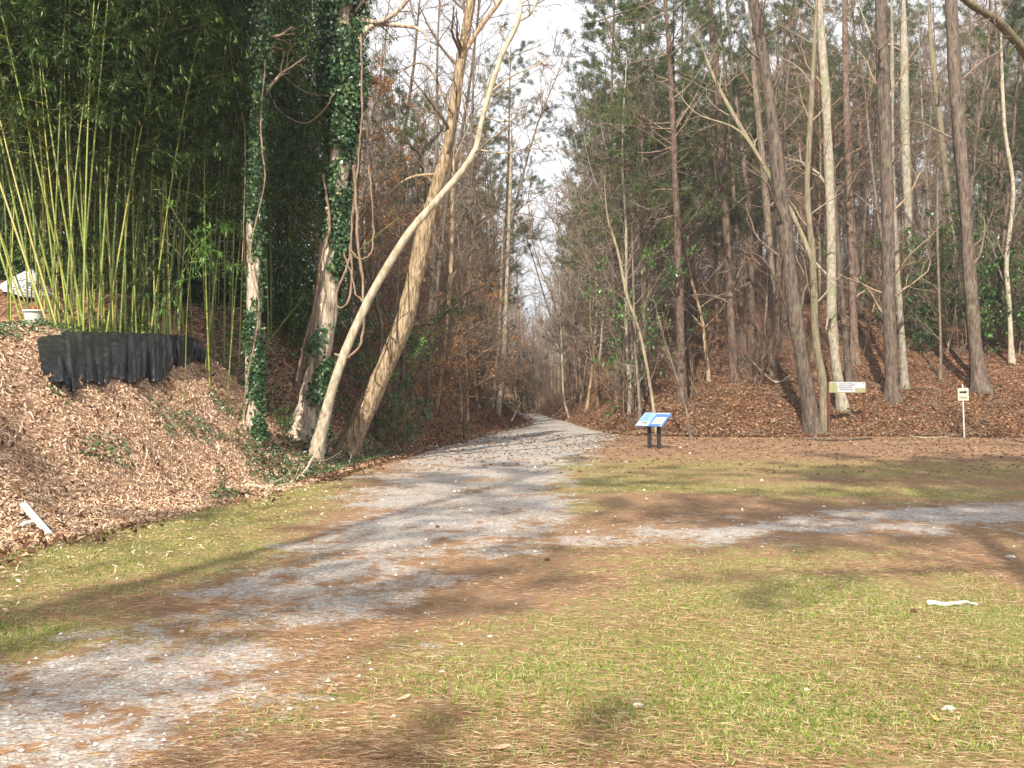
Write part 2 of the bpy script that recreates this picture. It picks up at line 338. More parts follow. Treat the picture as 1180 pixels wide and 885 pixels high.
# ------------------------------------------------------------------ trees
def bare(rng, Ht, r, cs, nb, bl, up=.06, ang=.9, sub=7, tw=7, wand=.035, twr=.006):
    """returns trunk mb, crown mb of a bare tree at the origin"""
    tr, cr = MB(), MB()
    D = np.array([[rng.normal()*.05, rng.normal()*.05, 1.]])
    Pt, _ = grow(rng, np.array([[0, 0, -.25]]), D, np.array([Ht]), np.array([r]), 14, wand, .02)
    t = np.linspace(0, 1, 14)[None]; Rd = r*(1-.86*t**1.1)*(1+.6*np.exp(-t*26))
    tubes(tr, Pt, Rd, 9)
    s, d, l, rr = sprout(rng, Pt, Rd, nb, cs, .99, ang, bl, .42); rr = np.minimum(rr, r*.45)
    P1, R1 = grow(rng, s, d, l, np.maximum(rr, .012), 7, .16, up); tubes(cr, P1, R1, 5)
    s, d, l, rr = sprout(rng, P1, R1, sub, .2, .98, .75, .48, .55); P2, R2 = grow(rng, s, d, l, np.maximum(rr, .008), 5, .2, up*.6); tubes(cr, P2, R2, 3)
    s, d, l, rr = sprout(rng, P2, R2, tw, .15, 1., .7, .5, .6); P3, R3 = grow(rng, s, d, l, np.maximum(rr*.7, twr), 4, .2, .03, .5); tubes(cr, P3, R3, 3)
    return tr, cr, P3
def pine(rng, Ht, r, cs, nb=48, tuft=15, big=1.2):
    tr, cr, fo = MB(), MB(), MB()
    Pt, _ = grow(rng, np.array([[0, 0, -.25]]), np.array([[rng.normal()*.03, rng.normal()*.03, 1.]]), np.array([Ht]), np.array([r]), 14, .018, .02)
    t = np.linspace(0, 1, 14)[None]; Rd = r*(1-.85*t)*(1+.4*np.exp(-t*26)); tubes(tr, Pt, Rd, 10)
    s, d, l, rr = sprout(rng, Pt, Rd, nb, cs, .985, 1.25, .17*big, .3, horiz=.3); P1, R1 = grow(rng, s, d, np.maximum(l, .8), np.clip(rr, .015, .07), 6, .13, .05); tubes(cr, P1, R1, 4)
    s, d, l, rr = sprout(rng, P1, R1, 7, .3, 1., .8, .42, .6); P2, R2 = grow(rng, s, d, l, np.maximum(rr, .008), 4, .18, .08); tubes(cr, P2, R2, 3)
    s, d, l, rr = sprout(rng, P2, R2, tuft, .25, 1., .6, .2, .6)
    C = np.repeat(s, 7, 0); C = C+rng.normal(size=C.shape)*.05; dd = nrm(np.repeat(d, 7, 0)+rng.normal(size=(len(C), 3))*.75); leaves(fo, C, dd, rdir(rng, len(C)), rng.uniform(.10, .2, len(C)), .017)
    # dead stubs under the crown
    s, d, l, rr = sprout(rng, Pt, Rd, 10, .25, cs, 1.4, .06, .2); P4, R4 = grow(rng, s, d, l, np.clip(rr, .01, .03), 4, .2, -.02); tubes(cr, P4, R4, 3)
    return tr, cr, fo
def shrub(rng, Ht, ns, spread=.5, r=.018):
    st, cr = MB(), MB()
    St = np.zeros((ns, 3)); St[:, :2] = rng.normal(size=(ns, 2))*.18; St[:, 2] = -.1
    D = np.concatenate([rng.normal(size=(ns, 2))*spread, np.ones((ns, 1))], 1)
    P0, R0 = grow(rng, St, D, Ht*rng.uniform(.6, 1.1, ns), np.full(ns, r), 8, .14, .03); tubes(st, P0, R0, 4)
    s, d, l, rr = sprout(rng, P0, R0, 7, .2, .98, .8, .42, .55); P1, R1 = grow(rng, s, d, l, np.maximum(rr, .006), 5, .22, .02); tubes(cr, P1, R1, 3)
    s, d, l, rr = sprout(rng, P1, R1, 6, .15, 1., .7, .45, .6); P2, R2 = grow(rng, s, d, l, np.full(len(l), .005), 4, .2, .0, .6); tubes(cr, P2, R2, 3)
    return st, cr, P2
def leafy(rng, Ht, ns, per, L_, W_, spread=.5):
    st, cr, P2 = shrub(rng, Ht, ns, spread); fo = MB()
    s, d, l, rr = sprout(rng, P2, np.full(P2.shape[:2], .005), per, .1, 1., .9, .3, 1); leaves(fo, s, d, rdir(rng, len(s))*.6+np.array([0, 0, 1.]), rng.uniform(.7, 1.2, len(s))*L_, W_)
    return st, cr, fo
def make(name, parts):
    """prototype meshes: list of (part name, mesh)"""
    return [(n, mb.mesh(n, mt)) for n, mb, mt in parts]
def place(proto, name, label, cat, x, y, sc=1., rz=None, group=None, tilt=(0, 0), dz=0, mats=None):
    t = thing(name, label, cat, (x, y, float(H(x, y))+dz), 0, group)
    t.rotation_euler = (tilt[0], tilt[1], R.uniform(0, 6.28) if rz is None else rz); t.scale = (sc,)*3 if np.isscalar(sc) else sc
    for n, me in proto:
        o = bpy.data.objects.new(n, me); COL.objects.link(o); o.parent = t
    return t
rg = np.random.default_rng(21)
BARE = []
for i, (Ht, r, cs, nb, bl, bm, tm) in enumerate([(18, .12, .35, 24, .24, 'bark_grey', 'twig'), (20, .155, .45, 22, .26, 'bark_dark', 'twig'), (16, .085, .3, 24, .22, 'bark_pale', 'twig_pale'),
        (19, .11, .4, 24, .22, 'bark_grey', 'twig_red'), (17, .13, .35, 24, .28, 'bark_dark', 'twig_red'), (21, .12, .5, 20, .22, 'bark_grey', 'twig'), (15, .075, .3, 22, .2, 'bark_tan', 'twig_red')]):
    tr, cr, _ = bare(rg, Ht, r, cs, nb, bl); BARE.append(make('bare', [('trunk', tr, M[bm]), ('crown', cr, M[tm])]))
SAP = []
for i, (Ht, r, bm, tm) in enumerate([(8, .05, 'bark_pale', 'twig_pale'), (6.5, .04, 'bark_grey', 'twig'), (9.5, .06, 'bark_grey', 'twig_red'), (7, .045, 'bark_tan', 'twig_pale')]):
    tr, cr, _ = bare(rg, Ht, r, .15, 24, .28, .05, .8, 6, 6, .06, .005); SAP.append(make('sap', [('trunk', tr, M[bm]), ('crown', cr, M[tm])]))
PINE = []
for i, (Ht, r, cs) in enumerate([(19, .14, .3), (22, .17, .42), (17, .125, .25), (20, .15, .5)]):
    tr, cr, fo = pine(rg, Ht, r, cs); PINE.append(make('pine', [('trunk', tr, M['bark_pine']), ('crown', cr.merge(fo), [M['twig'], M['needles']])]))
BRUSH = []
for i in range(4):
    st, cr, _ = shrub(rg, [3.2, 2.4, 4.2, 2.8][i], [11, 13, 10, 12][i], .45); BRUSH.append(make('brush', [('stem', st, M[['twig', 'twig_red', 'twig', 'twig_red'][i]]), ('crown', cr, M[['twig_red', 'twig', 'twig_red', 'twig'][i]])]))
HOLLY = []
for i in range(3):
    st, cr, fo = leafy(rg, [4.5, 2.6, 1.6][i], [8, 8, 7][i], [7, 7, 4][i], [.13, .13, .10][i], [.055, .05, .045][i], .4); HOLLY.append(make('holly', [('stem', st, M['twig']), ('crown', cr.merge(fo), [M['twig'], M['evergreen']])]))
BEECH = []
for i in range(3):
    tr, cr, P3 = bare(rg, [8, 6, 10][i], [.06, .045, .08][i], .15, 20, .34, .0, 1.15, 6, 6, .05, .004)
    fo = MB(); s, d, l, rr = sprout(rg, P3, np.full(P3.shape[:2], .004), 3, .1, 1., .8, .3, 1); keep = rg.random(len(s)) < .9
    s, d = s[keep], d[keep]; d[:, 2] *= .3; leaves(fo, s, d, rdir(rg, len(s))*.35+np.array([0, 0, 1.]), rg.uniform(.08, .13, len(s)), .06)
    BEECH.append(make('beech', [('trunk', tr, M['bark_grey']), ('crown', cr.merge(fo), [M['twig'], M['beech']])]))

# ---- scattered forest
taken = []
def free(x, y, d):
    for a, b in taken:
        if (a-x)**2+(b-y)**2 < d*d: return False
    taken.append((x, y)); return True
def scatter(n, xr, yr, cond, d, fn, ypow=1.):
    k = 0; tries = 0
    while k < n and tries < n*60:
        tries += 1; y = yr[0]+(yr[1]-yr[0])*R.random()**ypow; x = R.uniform(*xr)*1.0
        if cond(x, y) and free(x, y, d): fn(x, y, k); k += 1
    return k
def px(x, y): return CX+F*x/y
ADJ = ['grey barked', 'dark barked', 'pale barked', 'grey, red twigged', 'dark, red twigged', 'pale, dark twigged', 'thin tan']
def zone(x, y, side):
    a = px(x, y)
    if side == 'r':
        h = 'between the path and the blue panel' if a < 740 else 'between the blue panel and the sunlit pine trunk' if a < 840 else 'between the sunlit pine trunk and the wide sign' if a < 945 else 'behind the wide sign' if a < 1000 else 'between the wide sign and the arrow sign' if a < 1100 else 'behind and right of the arrow sign'
    elif side == 'l': h = 'behind the leaning trees' if a < 490 else 'between the leaning trees and the orange leaves' if a < 545 else 'close to the far left path edge'
    elif side == 'b': h = 'left of the black sheeting' if a < 75 else 'behind the black sheeting, left half' if a < 155 else 'behind the black sheeting, right half' if a < 235 else 'beside the slim ivy tree' if a < 310 else 'between the two ivy trees'
    d = y-(36 if side == 'r' else 24 if side == 'l' else 16.5)
    q = ('nearest row', 'second row', 'far row', 'farthest row')[int(d > (9 if side != 'b' else 3))+int(d > (20 if side != 'b' else 6))+int(d > (35 if side != 'b' else 9))]
    return h+', '+q
# protected spots: bases of the trees traced from the photograph
def right_ok(x, y): return x > XR(y)+1.0 and y > 37.5 and px(x, y) < 1290 and px(x, y) > 655
def left_ok(x, y): return x < XL(y)-1.0 and 400 < px(x, y) < 600

# ---- trees traced one by one, each standing at its own distance on the ground it grows from
def tree3(name, label, cat, trunk, base=None, mat='bark_grey', tw='twig', limbs=(), crown=14, ct=(.35, .98), cl=.2, lean=0., K=26, flare=.5, sub=5, tws=5, sides=14, group=None, Yf=None, ang=.8, lumps=.06, seed=0, upb=.04, thin=1.):
    rng = np.random.default_rng(seed+int(trunk[0][0]*7)); 
    bx, by = base or trunk[0][:2]
    if Yf: Y0 = Yf; x0 = (bx-CX)*Y0/F; z0 = float(H(x0, Y0))
    else: x0, Y0, z0 = ray(bx, by)
    taken.append((x0, Y0))
    def W(pts):
        out = []; rad = []
        for p in pts:
            Y = Y0+lean*(by-p[1])/100.; out.append(P(p[0], p[1], Y)); rad.append(p[2]*.42*thin*Y/F)
        return np.array(out), np.array(rad)
    Pw, Rw = W(trunk); dn = nrm(Pw[0]-Pw[1]); Pw[0] = Pw[0]; 
    if Pw[0][2] > z0-.15: Pw = np.vstack([Pw[0]+dn*.35+np.array([0, 0, -.1]), Pw]); Rw = np.concatenate([[Rw[0]*1.1], Rw])
    Pt = spline(Pw, K); Rd = spline(np.c_[Rw, Rw, Rw], K)[:, 0]
    endt = np.linspace(0, 1, K); Rd = Rd*(1-.75*S((endt-.8)/.2)); hgt = Pt[:, 2]-z0; Rd = Rd*(1+flare*np.exp(-np.maximum(hgt, 0)*3.0)); Rd = Rd*(1+lumps*rng.normal(size=K))
    off = np.array([x0, Y0, z0]); t = thing(name, label, cat, tuple(off), 0, group)
    mb = MB(); Pn = Pt-off
    # fluted, lumpy trunk
    T = nrm(np.gradient(Pn, axis=0)); n = sides
    tubes(mb, Pn, Rd, n); v = mb.v[0].reshape(K, n, 3); a = np.arange(n)
    fl = 1+lumps*.9*np.sin(a*3+rng.uniform(0, 6))[None]+lumps*rng.normal(size=(K, n))*.7+(.28*np.exp(-np.maximum(hgt, 0)*2.6))[:, None]*np.sin(a*5/1.0*2*math.pi/n+1)[None]
    v = Pn[:, None]+(v-Pn[:, None])*fl[..., None]; mb.v[0] = v.reshape(-1, 3)
    mb.build('trunk', M[mat], t)
    par = [(Pn, Rd)]
    cr = MB()
    for lb in limbs:
        Lp, Lr = W(lb); Lp = Lp-off; k2 = 14; 
        dy = rng.normal()*.06; q = spline(Lp, k2); q[:, 1] += np.linspace(0, 1, k2)*np.linalg.norm(Lp[-1]-Lp[0])*dy
        r2 = spline(np.c_[Lr, Lr, Lr], k2)[:, 0]*(1+.05*rng.normal(size=k2))*(1-.75*S((np.linspace(0, 1, k2)-.7)/.3)); lm_ = MB(); tubes(lm_, q, r2, 8); lm_.build('limb', M[mat], t); par.append((q, r2))
    if crown:
        for j, (q, r) in enumerate(par):
            tt0, tt1 = ct if j == 0 else (.3, 1.)
            nb = crown if j == 0 else max(5, crown//2)
            s, d, l, rr = sprout(rng, q[None], r[None], nb, tt0, tt1, ang, cl if j == 0 else cl*1.5, .35)
            P1, R1 = grow(rng, s, d, l, np.clip(rr, .012, .06), 8, .16, upb); tubes(cr, P1, R1, 5)
            s, d, l, rr = sprout(rng, P1, R1, sub, .2, .98, .75, .5, .5); P2, R2 = grow(rng, s, d, l, np.maximum(rr, .006), 6, .2, upb*.6); tubes(cr, P2, R2, 3)
            s, d, l, rr = sprout(rng, P2, R2, tws, .15, 1., .7, .5, .6); P3, R3 = grow(rng, s, d, l, np.full(len(l), .0045), 4, .2, .02, .6); tubes(cr, P3, R3, 3)
        cr.build('crown', M[tw], t)
    return t, Pn, Rd, off
def ivy_on(t, Pn, Rd, lo, hi, dens, size=.055, side=None, bulge=.06, seed=1, name='ivy', extra=None, th=.1):
    rng = np.random.default_rng(seed); fo = MB(); K = len(Pn)
    u = rng.random(int(dens*2.4)); f = u*(K-1); i = np.minimum(f.astype(int), K-2); fr = (f-i)[:, None]
    C = Pn[i]*(1-fr)+Pn[i+1]*fr; r = Rd[i]*(1-fr[:, 0])+Rd[i+1]*fr[:, 0]; T = nrm(Pn[i+1]-Pn[i])
    a = rng.uniform(0, 2*math.pi, len(u)); U = nrm(np.cross(T, [0, 1., 0.01])); V_ = np.cross(T, U)
    o = U*np.cos(a)[:, None]+V_*np.sin(a)[:, None]
    z = C[:, 2]; k = (z > lo) & (z < hi)
    patch = np.sin(z*2.1+a*1.0+seed)+np.sin(z*5.3-a*2+seed*2)*.7+np.sin(z*.9+seed)*.6
    side_v = 0 if side is None else 1.0*(o@np.array(side))
    k &= (patch+side_v*.9+rng.normal(size=len(u))*.5) > th
    if extra is not None: k |= (z > extra) & (z < hi) & (patch+rng.normal(size=len(u))*.6 > -1.3)
    C, o, r, T, z = C[k], o[k], r[k], T[k], z[k]
    b = rng.random(len(C))**1.6*bulge*(1+(2.8*S((z-(extra or 99))/1.5)))
    p = C+o*(r+.012+b)[:, None]; D = nrm(rng.normal(size=(len(p), 3))*.8+np.array([0, 0, -.8])+o*.3)
    leaves(fo, p, D, o+rdir(rng, len(p))*.5, rng.uniform(.6, 1.3, len(p))*size*1.2, size*rng.uniform(.8, 1.1, len(p)))
    return fo.build(name, M['ivy'], t)
def vine_mb(mb, pts, Y, r, off, seed=0, K=26):
    rng = np.random.default_rng(seed); q = np.array([P(p[0], p[1], Y+(p[2] if len(p) > 2 else 0)) for p in pts])-off
    q = spline(q, K)+rng.normal(size=(K, 3))*.008; tubes(mb, q, np.full(K, r)*(1+.12*rng.normal(size=K)), 6)

# left side
t, q, r, off = tree3('ivy_tree', 'straight slim tree wrapped in ivy in front of the dark bamboo', 'tree', [(287, 512, 26), (291, 470, 21), (292, 400, 20), (293, 300, 19), (293, 200, 20), (297, 100, 19), (300, 0, 17), (306, -120, 13), (310, -260, 7)], base=(290, 498), mat='bark_ivy', crown=12, ct=(.6, 1), cl=.12, seed=3, flare=.6)
ivy_on(t, q, r, -.1, 14, 9000, .06, (.9, -.1, 0), .04, 3, extra=6.0, th=-.25)
vm = MB(); vine_mb(vm, [(306, 70, -.2), (300, 150, -.25), (305, 210, -.2), (288, 290, -.3), (298, 360, -.3), (284, 440, -.3), (282, 490, -.2)], off[1], .013, off, 4)
vine_mb(vm, [(250, 60, -.2), (252, 120, 0), (262, 40, 0), (270, 90, -.2), (282, 160, -.2), (280, 300, -.2)], off[1], .010, off, 5); vm.build('vine', M['vine'], t)
Yiv1 = off[1]
t, q, r, off = tree3('ivy_tree', 'thick pale barked tree with shaggy ivy and hanging vines at the bank foot', 'tree', [(345, 520, 56), (356, 480, 40), (364, 440, 37), (372, 380, 35), (378, 320, 33), (384, 260, 31), (392, 180, 29), (395, 110, 28), (394, 40, 27), (400, -60, 24), (405, -180, 17), (408, -300, 9)],
    base=(348, 508), mat='bark_ivy', limbs=[[(408, 62, 10), (425, 30, 9), (452, 27, 8), (485, 33, 5), (500, 60, 3)], [(405, 20, 8), (440, 25, 7), (470, 0, 7), (490, -40, 5)]], crown=12, ct=(.7, 1), cl=.14, seed=5, flare=.35, K=34, lumps=.06, thin=.95)
ivy_on(t, q, r, -.1, 16, 24000, .08, (.8, -.3, 0), .09, 9, extra=6.2, th=.95)
Yiv2 = off[1]; vm = MB()
for j, v_ in enumerate([[(416, 40, -.5), (417, 120, -.6), (414, 180, -.5), (405, 260, -.5), (408, 330, -.6), (420, 350, -.6)], [(407, 240, -.4), (402, 300, -.5), (390, 330, -.5), (388, 352, -.5), (400, 350, -.6), (405, 320, -.5), (396, 290, -.5)],
        [(408, 190, -.5), (412, 270, -.6), (418, 330, -.6), (418, 380, -.7), (415, 398, -.7), (400, 412, -.7), (386, 408, -.6)], [(425, 190, -.5), (430, 250, -.5), (428, 290, -.6), (414, 298, -.6), (402, 285, -.6)], [(372, 200, -.3), (380, 260, -.4), (370, 300, -.4), (363, 350, -.3), (350, 400, -.2), (342, 438, 0)]]): vine_mb(vm, v_, Yiv2, [.02, .022, .028, .018, .028, .02, .02][j], off, j+20, 34)
vm.build('vine', M['vine'], t)
vm = MB(); vine_mb(vm, [(303, 70, 0), (312, 110, -.1), (325, 130, -.2), (350, 142, -.3), (370, 130, -.4), (385, 108, -.5)], Yiv2, .016, np.zeros(3), 31); vine_mb(vm, [(306, 60, 0), (320, 80, -.1), (350, 105, -.2), (385, 112, -.4)], Yiv2, .014, np.zeros(3), 32)
tag(vm.build('hanging_vine', M['vine']), 'thin brown vine looped between the two ivy wrapped trees', 'vine')
tree3('leaning_tree', 'smooth pale leaning tree bending right over the gravel path', 'tree', [(358, 545, 30), (364, 520, 24), (372, 490, 19), (384, 445, 16), (400, 400, 15), (420, 355, 14), (440, 318, 13.5), (470, 270, 12.5), (500, 235, 11.5), (530, 200, 10.5), (548, 172, 9.5), (555, 140, 8.5), (566, 100, 8), (580, 60, 8), (597, 25, 7), (600, -10, 6), (590, -60, 5), (592, -130, 3)], base=(364, 530), mat='bark_smooth', tw='twig_pale',
    limbs=[[(548, 172, 4), (580, 176, 3), (612, 170, 2), (640, 178, 1.2)], [(560, 110, 3.6), (590, 88, 3), (625, 72, 2), (655, 45, 1.2)], [(556, 134, 2.6), (585, 140, 2), (625, 118, 1.3)], [(597, 25, 4), (612, 15, 3.5), (630, -20, 2)], [(585, 50, 4), (576, 35, 3), (590, 26, 2.4)]], crown=16, ct=(.55, 1), cl=.2, seed=2, flare=.25, K=40, lumps=.045, thin=.84)
tree3('leaning_tree', 'thick brown furrowed tree leaning right behind the smooth pale one', 'tree', [(386, 545, 40), (402, 512, 35), (425, 465, 31), (450, 410, 29), (468, 365, 28), (480, 310, 27), (490, 265, 25), (505, 210, 21), (518, 160, 19), (528, 90, 17), (538, 30, 15), (546, -20, 14), (556, -120, 10), (560, -220, 6)], base=(402, 522), mat='bark_tan', limbs=[[(535, 60, 9), (555, 30, 8), (578, 0, 7), (600, -40, 5)], [(520, 130, 4), (490, 75, 3), (450, 90, 2.4)], [(508, 200, 5), (470, 205, 4), (440, 230, 3), (425, 260, 2)]], crown=14, ct=(.5, 1), cl=.17, seed=8, flare=.2, K=34, lumps=.06, thin=.84)
tree3('young_tree', 'crooked dark forked sapling growing between the two leaning trees', 'tree', [(437, 508, 8), (434, 470, 7), (436, 430, 7), (440, 380, 6), (432, 340, 6), (440, 290, 5.5), (470, 270, 5), (488, 250, 5), (492, 210, 4.5), (484, 180, 4), (505, 155, 3.5), (512, 140, 3), (495, 128, 2)], mat='bark_grey', limbs=[[(492, 215, 3), (505, 205, 2.6), (508, 192, 2.3), (498, 188, 2)], [(484, 180, 3), (478, 172, 2.4), (450, 150, 1.5)]], crown=9, cl=.2, seed=6, sides=8)
for j, (pt, lb, m_) in enumerate([([(465, 480, 10), (480, 440, 8), (495, 400, 7), (503, 340, 7), (510, 270, 6), (520, 180, 5), (530, 60, 4)], 'thin curved tree leaning right just behind the thick brown leaner', 'bark_grey'),
        ([(503, 470, 7), (512, 400, 6), (520, 300, 5.5), (522, 200, 5), (526, 60, 4)], 'slender straight tree right of the thick brown leaner', 'bark_tan'),
        ([(574, 478, 7), (580, 420, 6), (584, 330, 5.5), (587, 250, 5), (589, 185, 4), (590, 120, 2)], 'pale slender trunk by the left edge of the far path', 'bark_pale'),
        ([(568, 470, 5), (574, 400, 4.5), (578, 320, 4), (580, 240, 3)], 'thinnest pale trunk beside the slender one near the far path', 'bark_pale'),
        ([(450, 480, 9), (463, 440, 7), (468, 380, 6), (500, 372, 5), (530, 345, 4), (545, 335, 3), (570, 325, 2)], 'bent grey tree arching low over the left bank toward the path', 'bark_grey'),
        ([(340, 445, 9), (352, 400, 8), (358, 370, 7), (366, 330, 7), (372, 280, 6), (376, 200, 5)], 'thin grey stem in the gully behind the thick ivy tree', 'bark_grey')]):
    tree3('slender_tree', lb, 'tree', pt, mat=m_, crown=10 if j != 5 else 0, cl=.2, seed=j+40, sides=8, flare=.3)

# right side
RT = [
 ('forest_tree', 'thick dark trunk leaning left beside the forked mossy one at the hill foot', [(938, 500, 24), (930, 450, 20), (920, 390, 20), (912, 330, 20), (905, 270, 19), (897, 200, 18), (886, 110, 16), (870, 10, 14), (855, -90, 11), (845, -220, 6)], 'bark_dark', [[(925, 430, 4), (905, 350, 4), (885, 305, 3.4), (868, 292, 3), (850, 293, 2)]], 12, 'twig'),
 ('forest_tree', 'pale mossy forked tree with a curved limb arching left behind the wide sign', [(950, 496, 13), (948, 440, 11), (940, 390, 10), (938, 340, 10), (936, 290, 9), (930, 220, 8), (935, 120, 7), (940, 20, 6), (945, -100, 4)], 'bark_mossy', [[(936, 300, 8), (915, 250, 7), (880, 190, 7), (845, 130, 6), (820, 80, 5), (800, 20, 4)], [(880, 190, 4), (850, 150, 3), (800, 130, 2), (770, 90, 1.5)]], 16, 'twig_pale'),
 ('forest_tree', 'tall whitish barked trunk rising behind the wide sign board', [(972, 474, 16), (963, 420, 13), (958, 360, 13), (958, 300, 13), (956, 220, 13), (952, 120, 12), (946, 40, 11), (942, -60, 10), (940, -180, 6)], 'bark_pale', [], 9, 'twig_pale'),
 ('forest_tree', 'dark straight thick trunk touching a slender pale one on the hill', [(1029, 462, 22), (1027, 420, 19), (1024, 340, 17), (1023, 250, 17), (1020, 150, 17), (1016, 40, 16), (1013, -60, 14), (1010, -180, 8)], 'bark_dark', [], 10, 'twig'),
 ('forest_tree', 'slender pale trunk standing against the dark straight thick one', [(1043, 448, 11), (1040, 400, 9), (1035, 330, 8), (1030, 250, 8), (1027, 160, 7), (1028, 60, 6.5), (1026, -40, 5)], 'bark_pale', [[(1028, 110, 4), (1010, 60, 3.5), (990, 0, 3)]], 8, 'twig_pale'),
 ('forest_tree', 'pale grey trunk uphill behind the touching pair of trunks', [(1059, 382, 16), (1053, 320, 13), (1047, 250, 13), (1043, 160, 12), (1042, 60, 11), (1040, -60, 8)], 'bark_pale', [], 8, 'twig'),
 ('forest_tree', 'dark trunk leaning slightly left directly behind the small arrow sign', [(1130, 452, 22), (1124, 400, 17), (1119, 340, 17), (1113, 250, 16), (1105, 150, 15), (1098, 50, 15), (1094, -50, 13), (1088, -170, 8)], 'bark_dark', [], 10, 'twig'),
 ('forest_tree', 'orange brown mossy slim trunk curving left on the upper hill', [(1112, 372, 10), (1104, 330, 9), (1094, 240, 9), (1082, 130, 8), (1074, 60, 8), (1068, -20, 6)], 'bark_mossy', [], 7, 'twig'),
 ('forest_pine', 'tall pine trunk splashed with sun left of the mossy forked tree', [(846, 440, 13), (843, 380, 11), (839, 300, 11), (833, 210, 11), (828, 120, 10), (820, 30, 9), (815, -60, 6)], 'bark_pine', [], 12, 'twig'),
 ('slender_tree', 'thin pale crooked tree leaning left behind the blue information panel', [(757, 500, 6), (750, 450, 4.6), (742, 405, 4.4), (733, 370, 4), (722, 340, 4.5), (712, 290, 4), (700, 250, 3.5), (696, 200, 3)], 'bark_mossy', [], 12, 'twig'),
 ('slender_tree', 'thin straight grey stem just left of the blue information panel', [(738, 492, 5), (736, 450, 4.5), (732, 400, 4), (730, 340, 3.5), (728, 260, 3)], 'bark_grey', [], 8, 'twig_pale'),
 ('slender_tree', 'leaning bare sapling right of the blue information panel', [(796, 507, 4), (790, 470, 3.6), (778, 430, 3.3), (765, 390, 3), (752, 340, 2.4)], 'bark_grey', [], 8, 'twig'),
 ('slender_tree', 'spindly sapling with yellow green bark uphill of the arrow sign', [(1083, 438, 4), (1084, 400, 3.6), (1082, 330, 3.4), (1080, 250, 3), (1082, 150, 2.4)], 'bark_mossy', [], 7, 'twig_pale'),
 ('slender_tree', 'slim pale tree near the right edge bending left as it rises', [(1166, 420, 7), (1163, 350, 6), (1160, 300, 6), (1168, 220, 5), (1158, 150, 5), (1154, 60, 4), (1152, -40, 3)], 'bark_pale', [], 7, 'twig_pale'),
 ('forest_tree', 'grey straight trunk deep in the wood above the bushy path edge', [(757, 420, 9), (757, 360, 7.5), (756, 280, 7), (753, 190, 7), (750, 100, 5), (748, 30, 3)], 'bark_grey', [], 12, 'twig'),
 ('slender_tree', 'pale leaning pair stem at the right edge of the far path', [(656, 482, 3.2), (650, 460, 3), (648, 420, 2.8), (646, 360, 2.4), (644, 300, 2)], 'bark_pale', [], 8, 'twig_pale'),
 ('forest_pine', 'reddish pine trunk with light patches between the birch like and dark trunks', [(985, 420, 13), (983, 350, 10), (980, 260, 10), (976, 150, 10), (974, 50, 9), (972, -60, 7)], 'bark_pine', [], 9, 'twig'),
 ('forest_tree', 'grey trunk uphill left of the tall dark leaning trunk', [(890, 432, 13), (889, 380, 10), (888, 300, 10), (880, 200, 9), (870, 100, 8), (862, 0, 7)], 'bark_grey', [], 10, 'twig_red'),
]
for j, (nm, lb, pt, m_, lim, cr_, tw_) in enumerate(RT):
    tree3(nm, lb, 'pine tree' if 'pine' in nm else 'tree', pt, mat=m_, tw=tw_, limbs=lim, crown=cr_, ct=(.3, .98), cl=.17, seed=j+60, sides=12 if pt[0][2] > 9 else 8, flare=.3)
# broken mossy limb of a tree outside the frame, reaching in at the top right
tr_, cr2, _ = bare(np.random.default_rng(5), 17, .22, .5, 12, .2); 
t = thing('forest_tree', 'mossy limb reaching in at the top right from a tree beyond the edge', 'tree', (13.2, 20, float(H(13.2, 20))))
tr_.build('trunk', M['bark_mossy'], t); cr2.build('crown', M['twig'], t); off = np.array([13.2, 20, float(H(13.2, 20))])
lm_ = MB(); q = spline(np.array([[0, 0, 7.4], P(1215, 90, 20)-off, P(1180, 58, 19.5)-off, P(1150, 25, 19)-off, P(1120, 6, 18.6)-off, P(1085, -20, 18)-off]), 20); tubes(lm_, q, np.linspace(.12, .05, 20)*(1+.1*R.normal(size=20)), 8); lm_.build('limb', M['bark_mossy'], t)
tw_ = MB(); s, d, l, rr = sprout(R, q[None], np.full((1, 20), .06), 12, .3, 1, .9, .2, .3); P1, R1 = grow(R, s, d, l, np.full(12, .015), 6, .2, .0); tubes(tw_, P1, R1, 4); tw_.build('crown', M['twig'], t)
# pine bough over the path, from a pine beyond the top of the frame
t = place(PINE[1], 'forest_pine', 'pine whose lowest needled bough hangs into the sky gap at the top', 'pine tree', 6.6, 38.6, 1.05, .5); off = np.array(t.location); 
g = MB(); q = spline(np.array([[0, 0, 16.6], P(770, -10, 37.8)-off, P(745, 6, 37.3)-off, P(715, 15, 37)-off, P(690, 24, 36.6)-off, P(672, 27, 36.2)-off]), 18)/1.05; tubes(g, q, np.linspace(.07, .012, 18), 6)
s, d, l, rr = sprout(R, q[None], np.full((1, 18), .03), 12, .35, 1, .8, .10, .3); P1, R1 = grow(R, s, d, l, np.full(12, .01), 5, .2, .05); tubes(g, P1, R1, 4); ob = g.build('bough', M['twig'], t); ob.rotation_euler = (0, 0, -.5)
fo = MB(); s, d, l, rr = sprout(R, P1, R1, 8, .3, 1, .6, .2, .6); C = np.repeat(s, 12, 0); leaves(fo, C, nrm(np.repeat(d, 12, 0)+rdir(R, len(C))*.8), rdir(R, len(C)), .16, .02); ob = fo.build('needles', M['needles'], t); ob.rotation_euler = (0, 0, -.5)

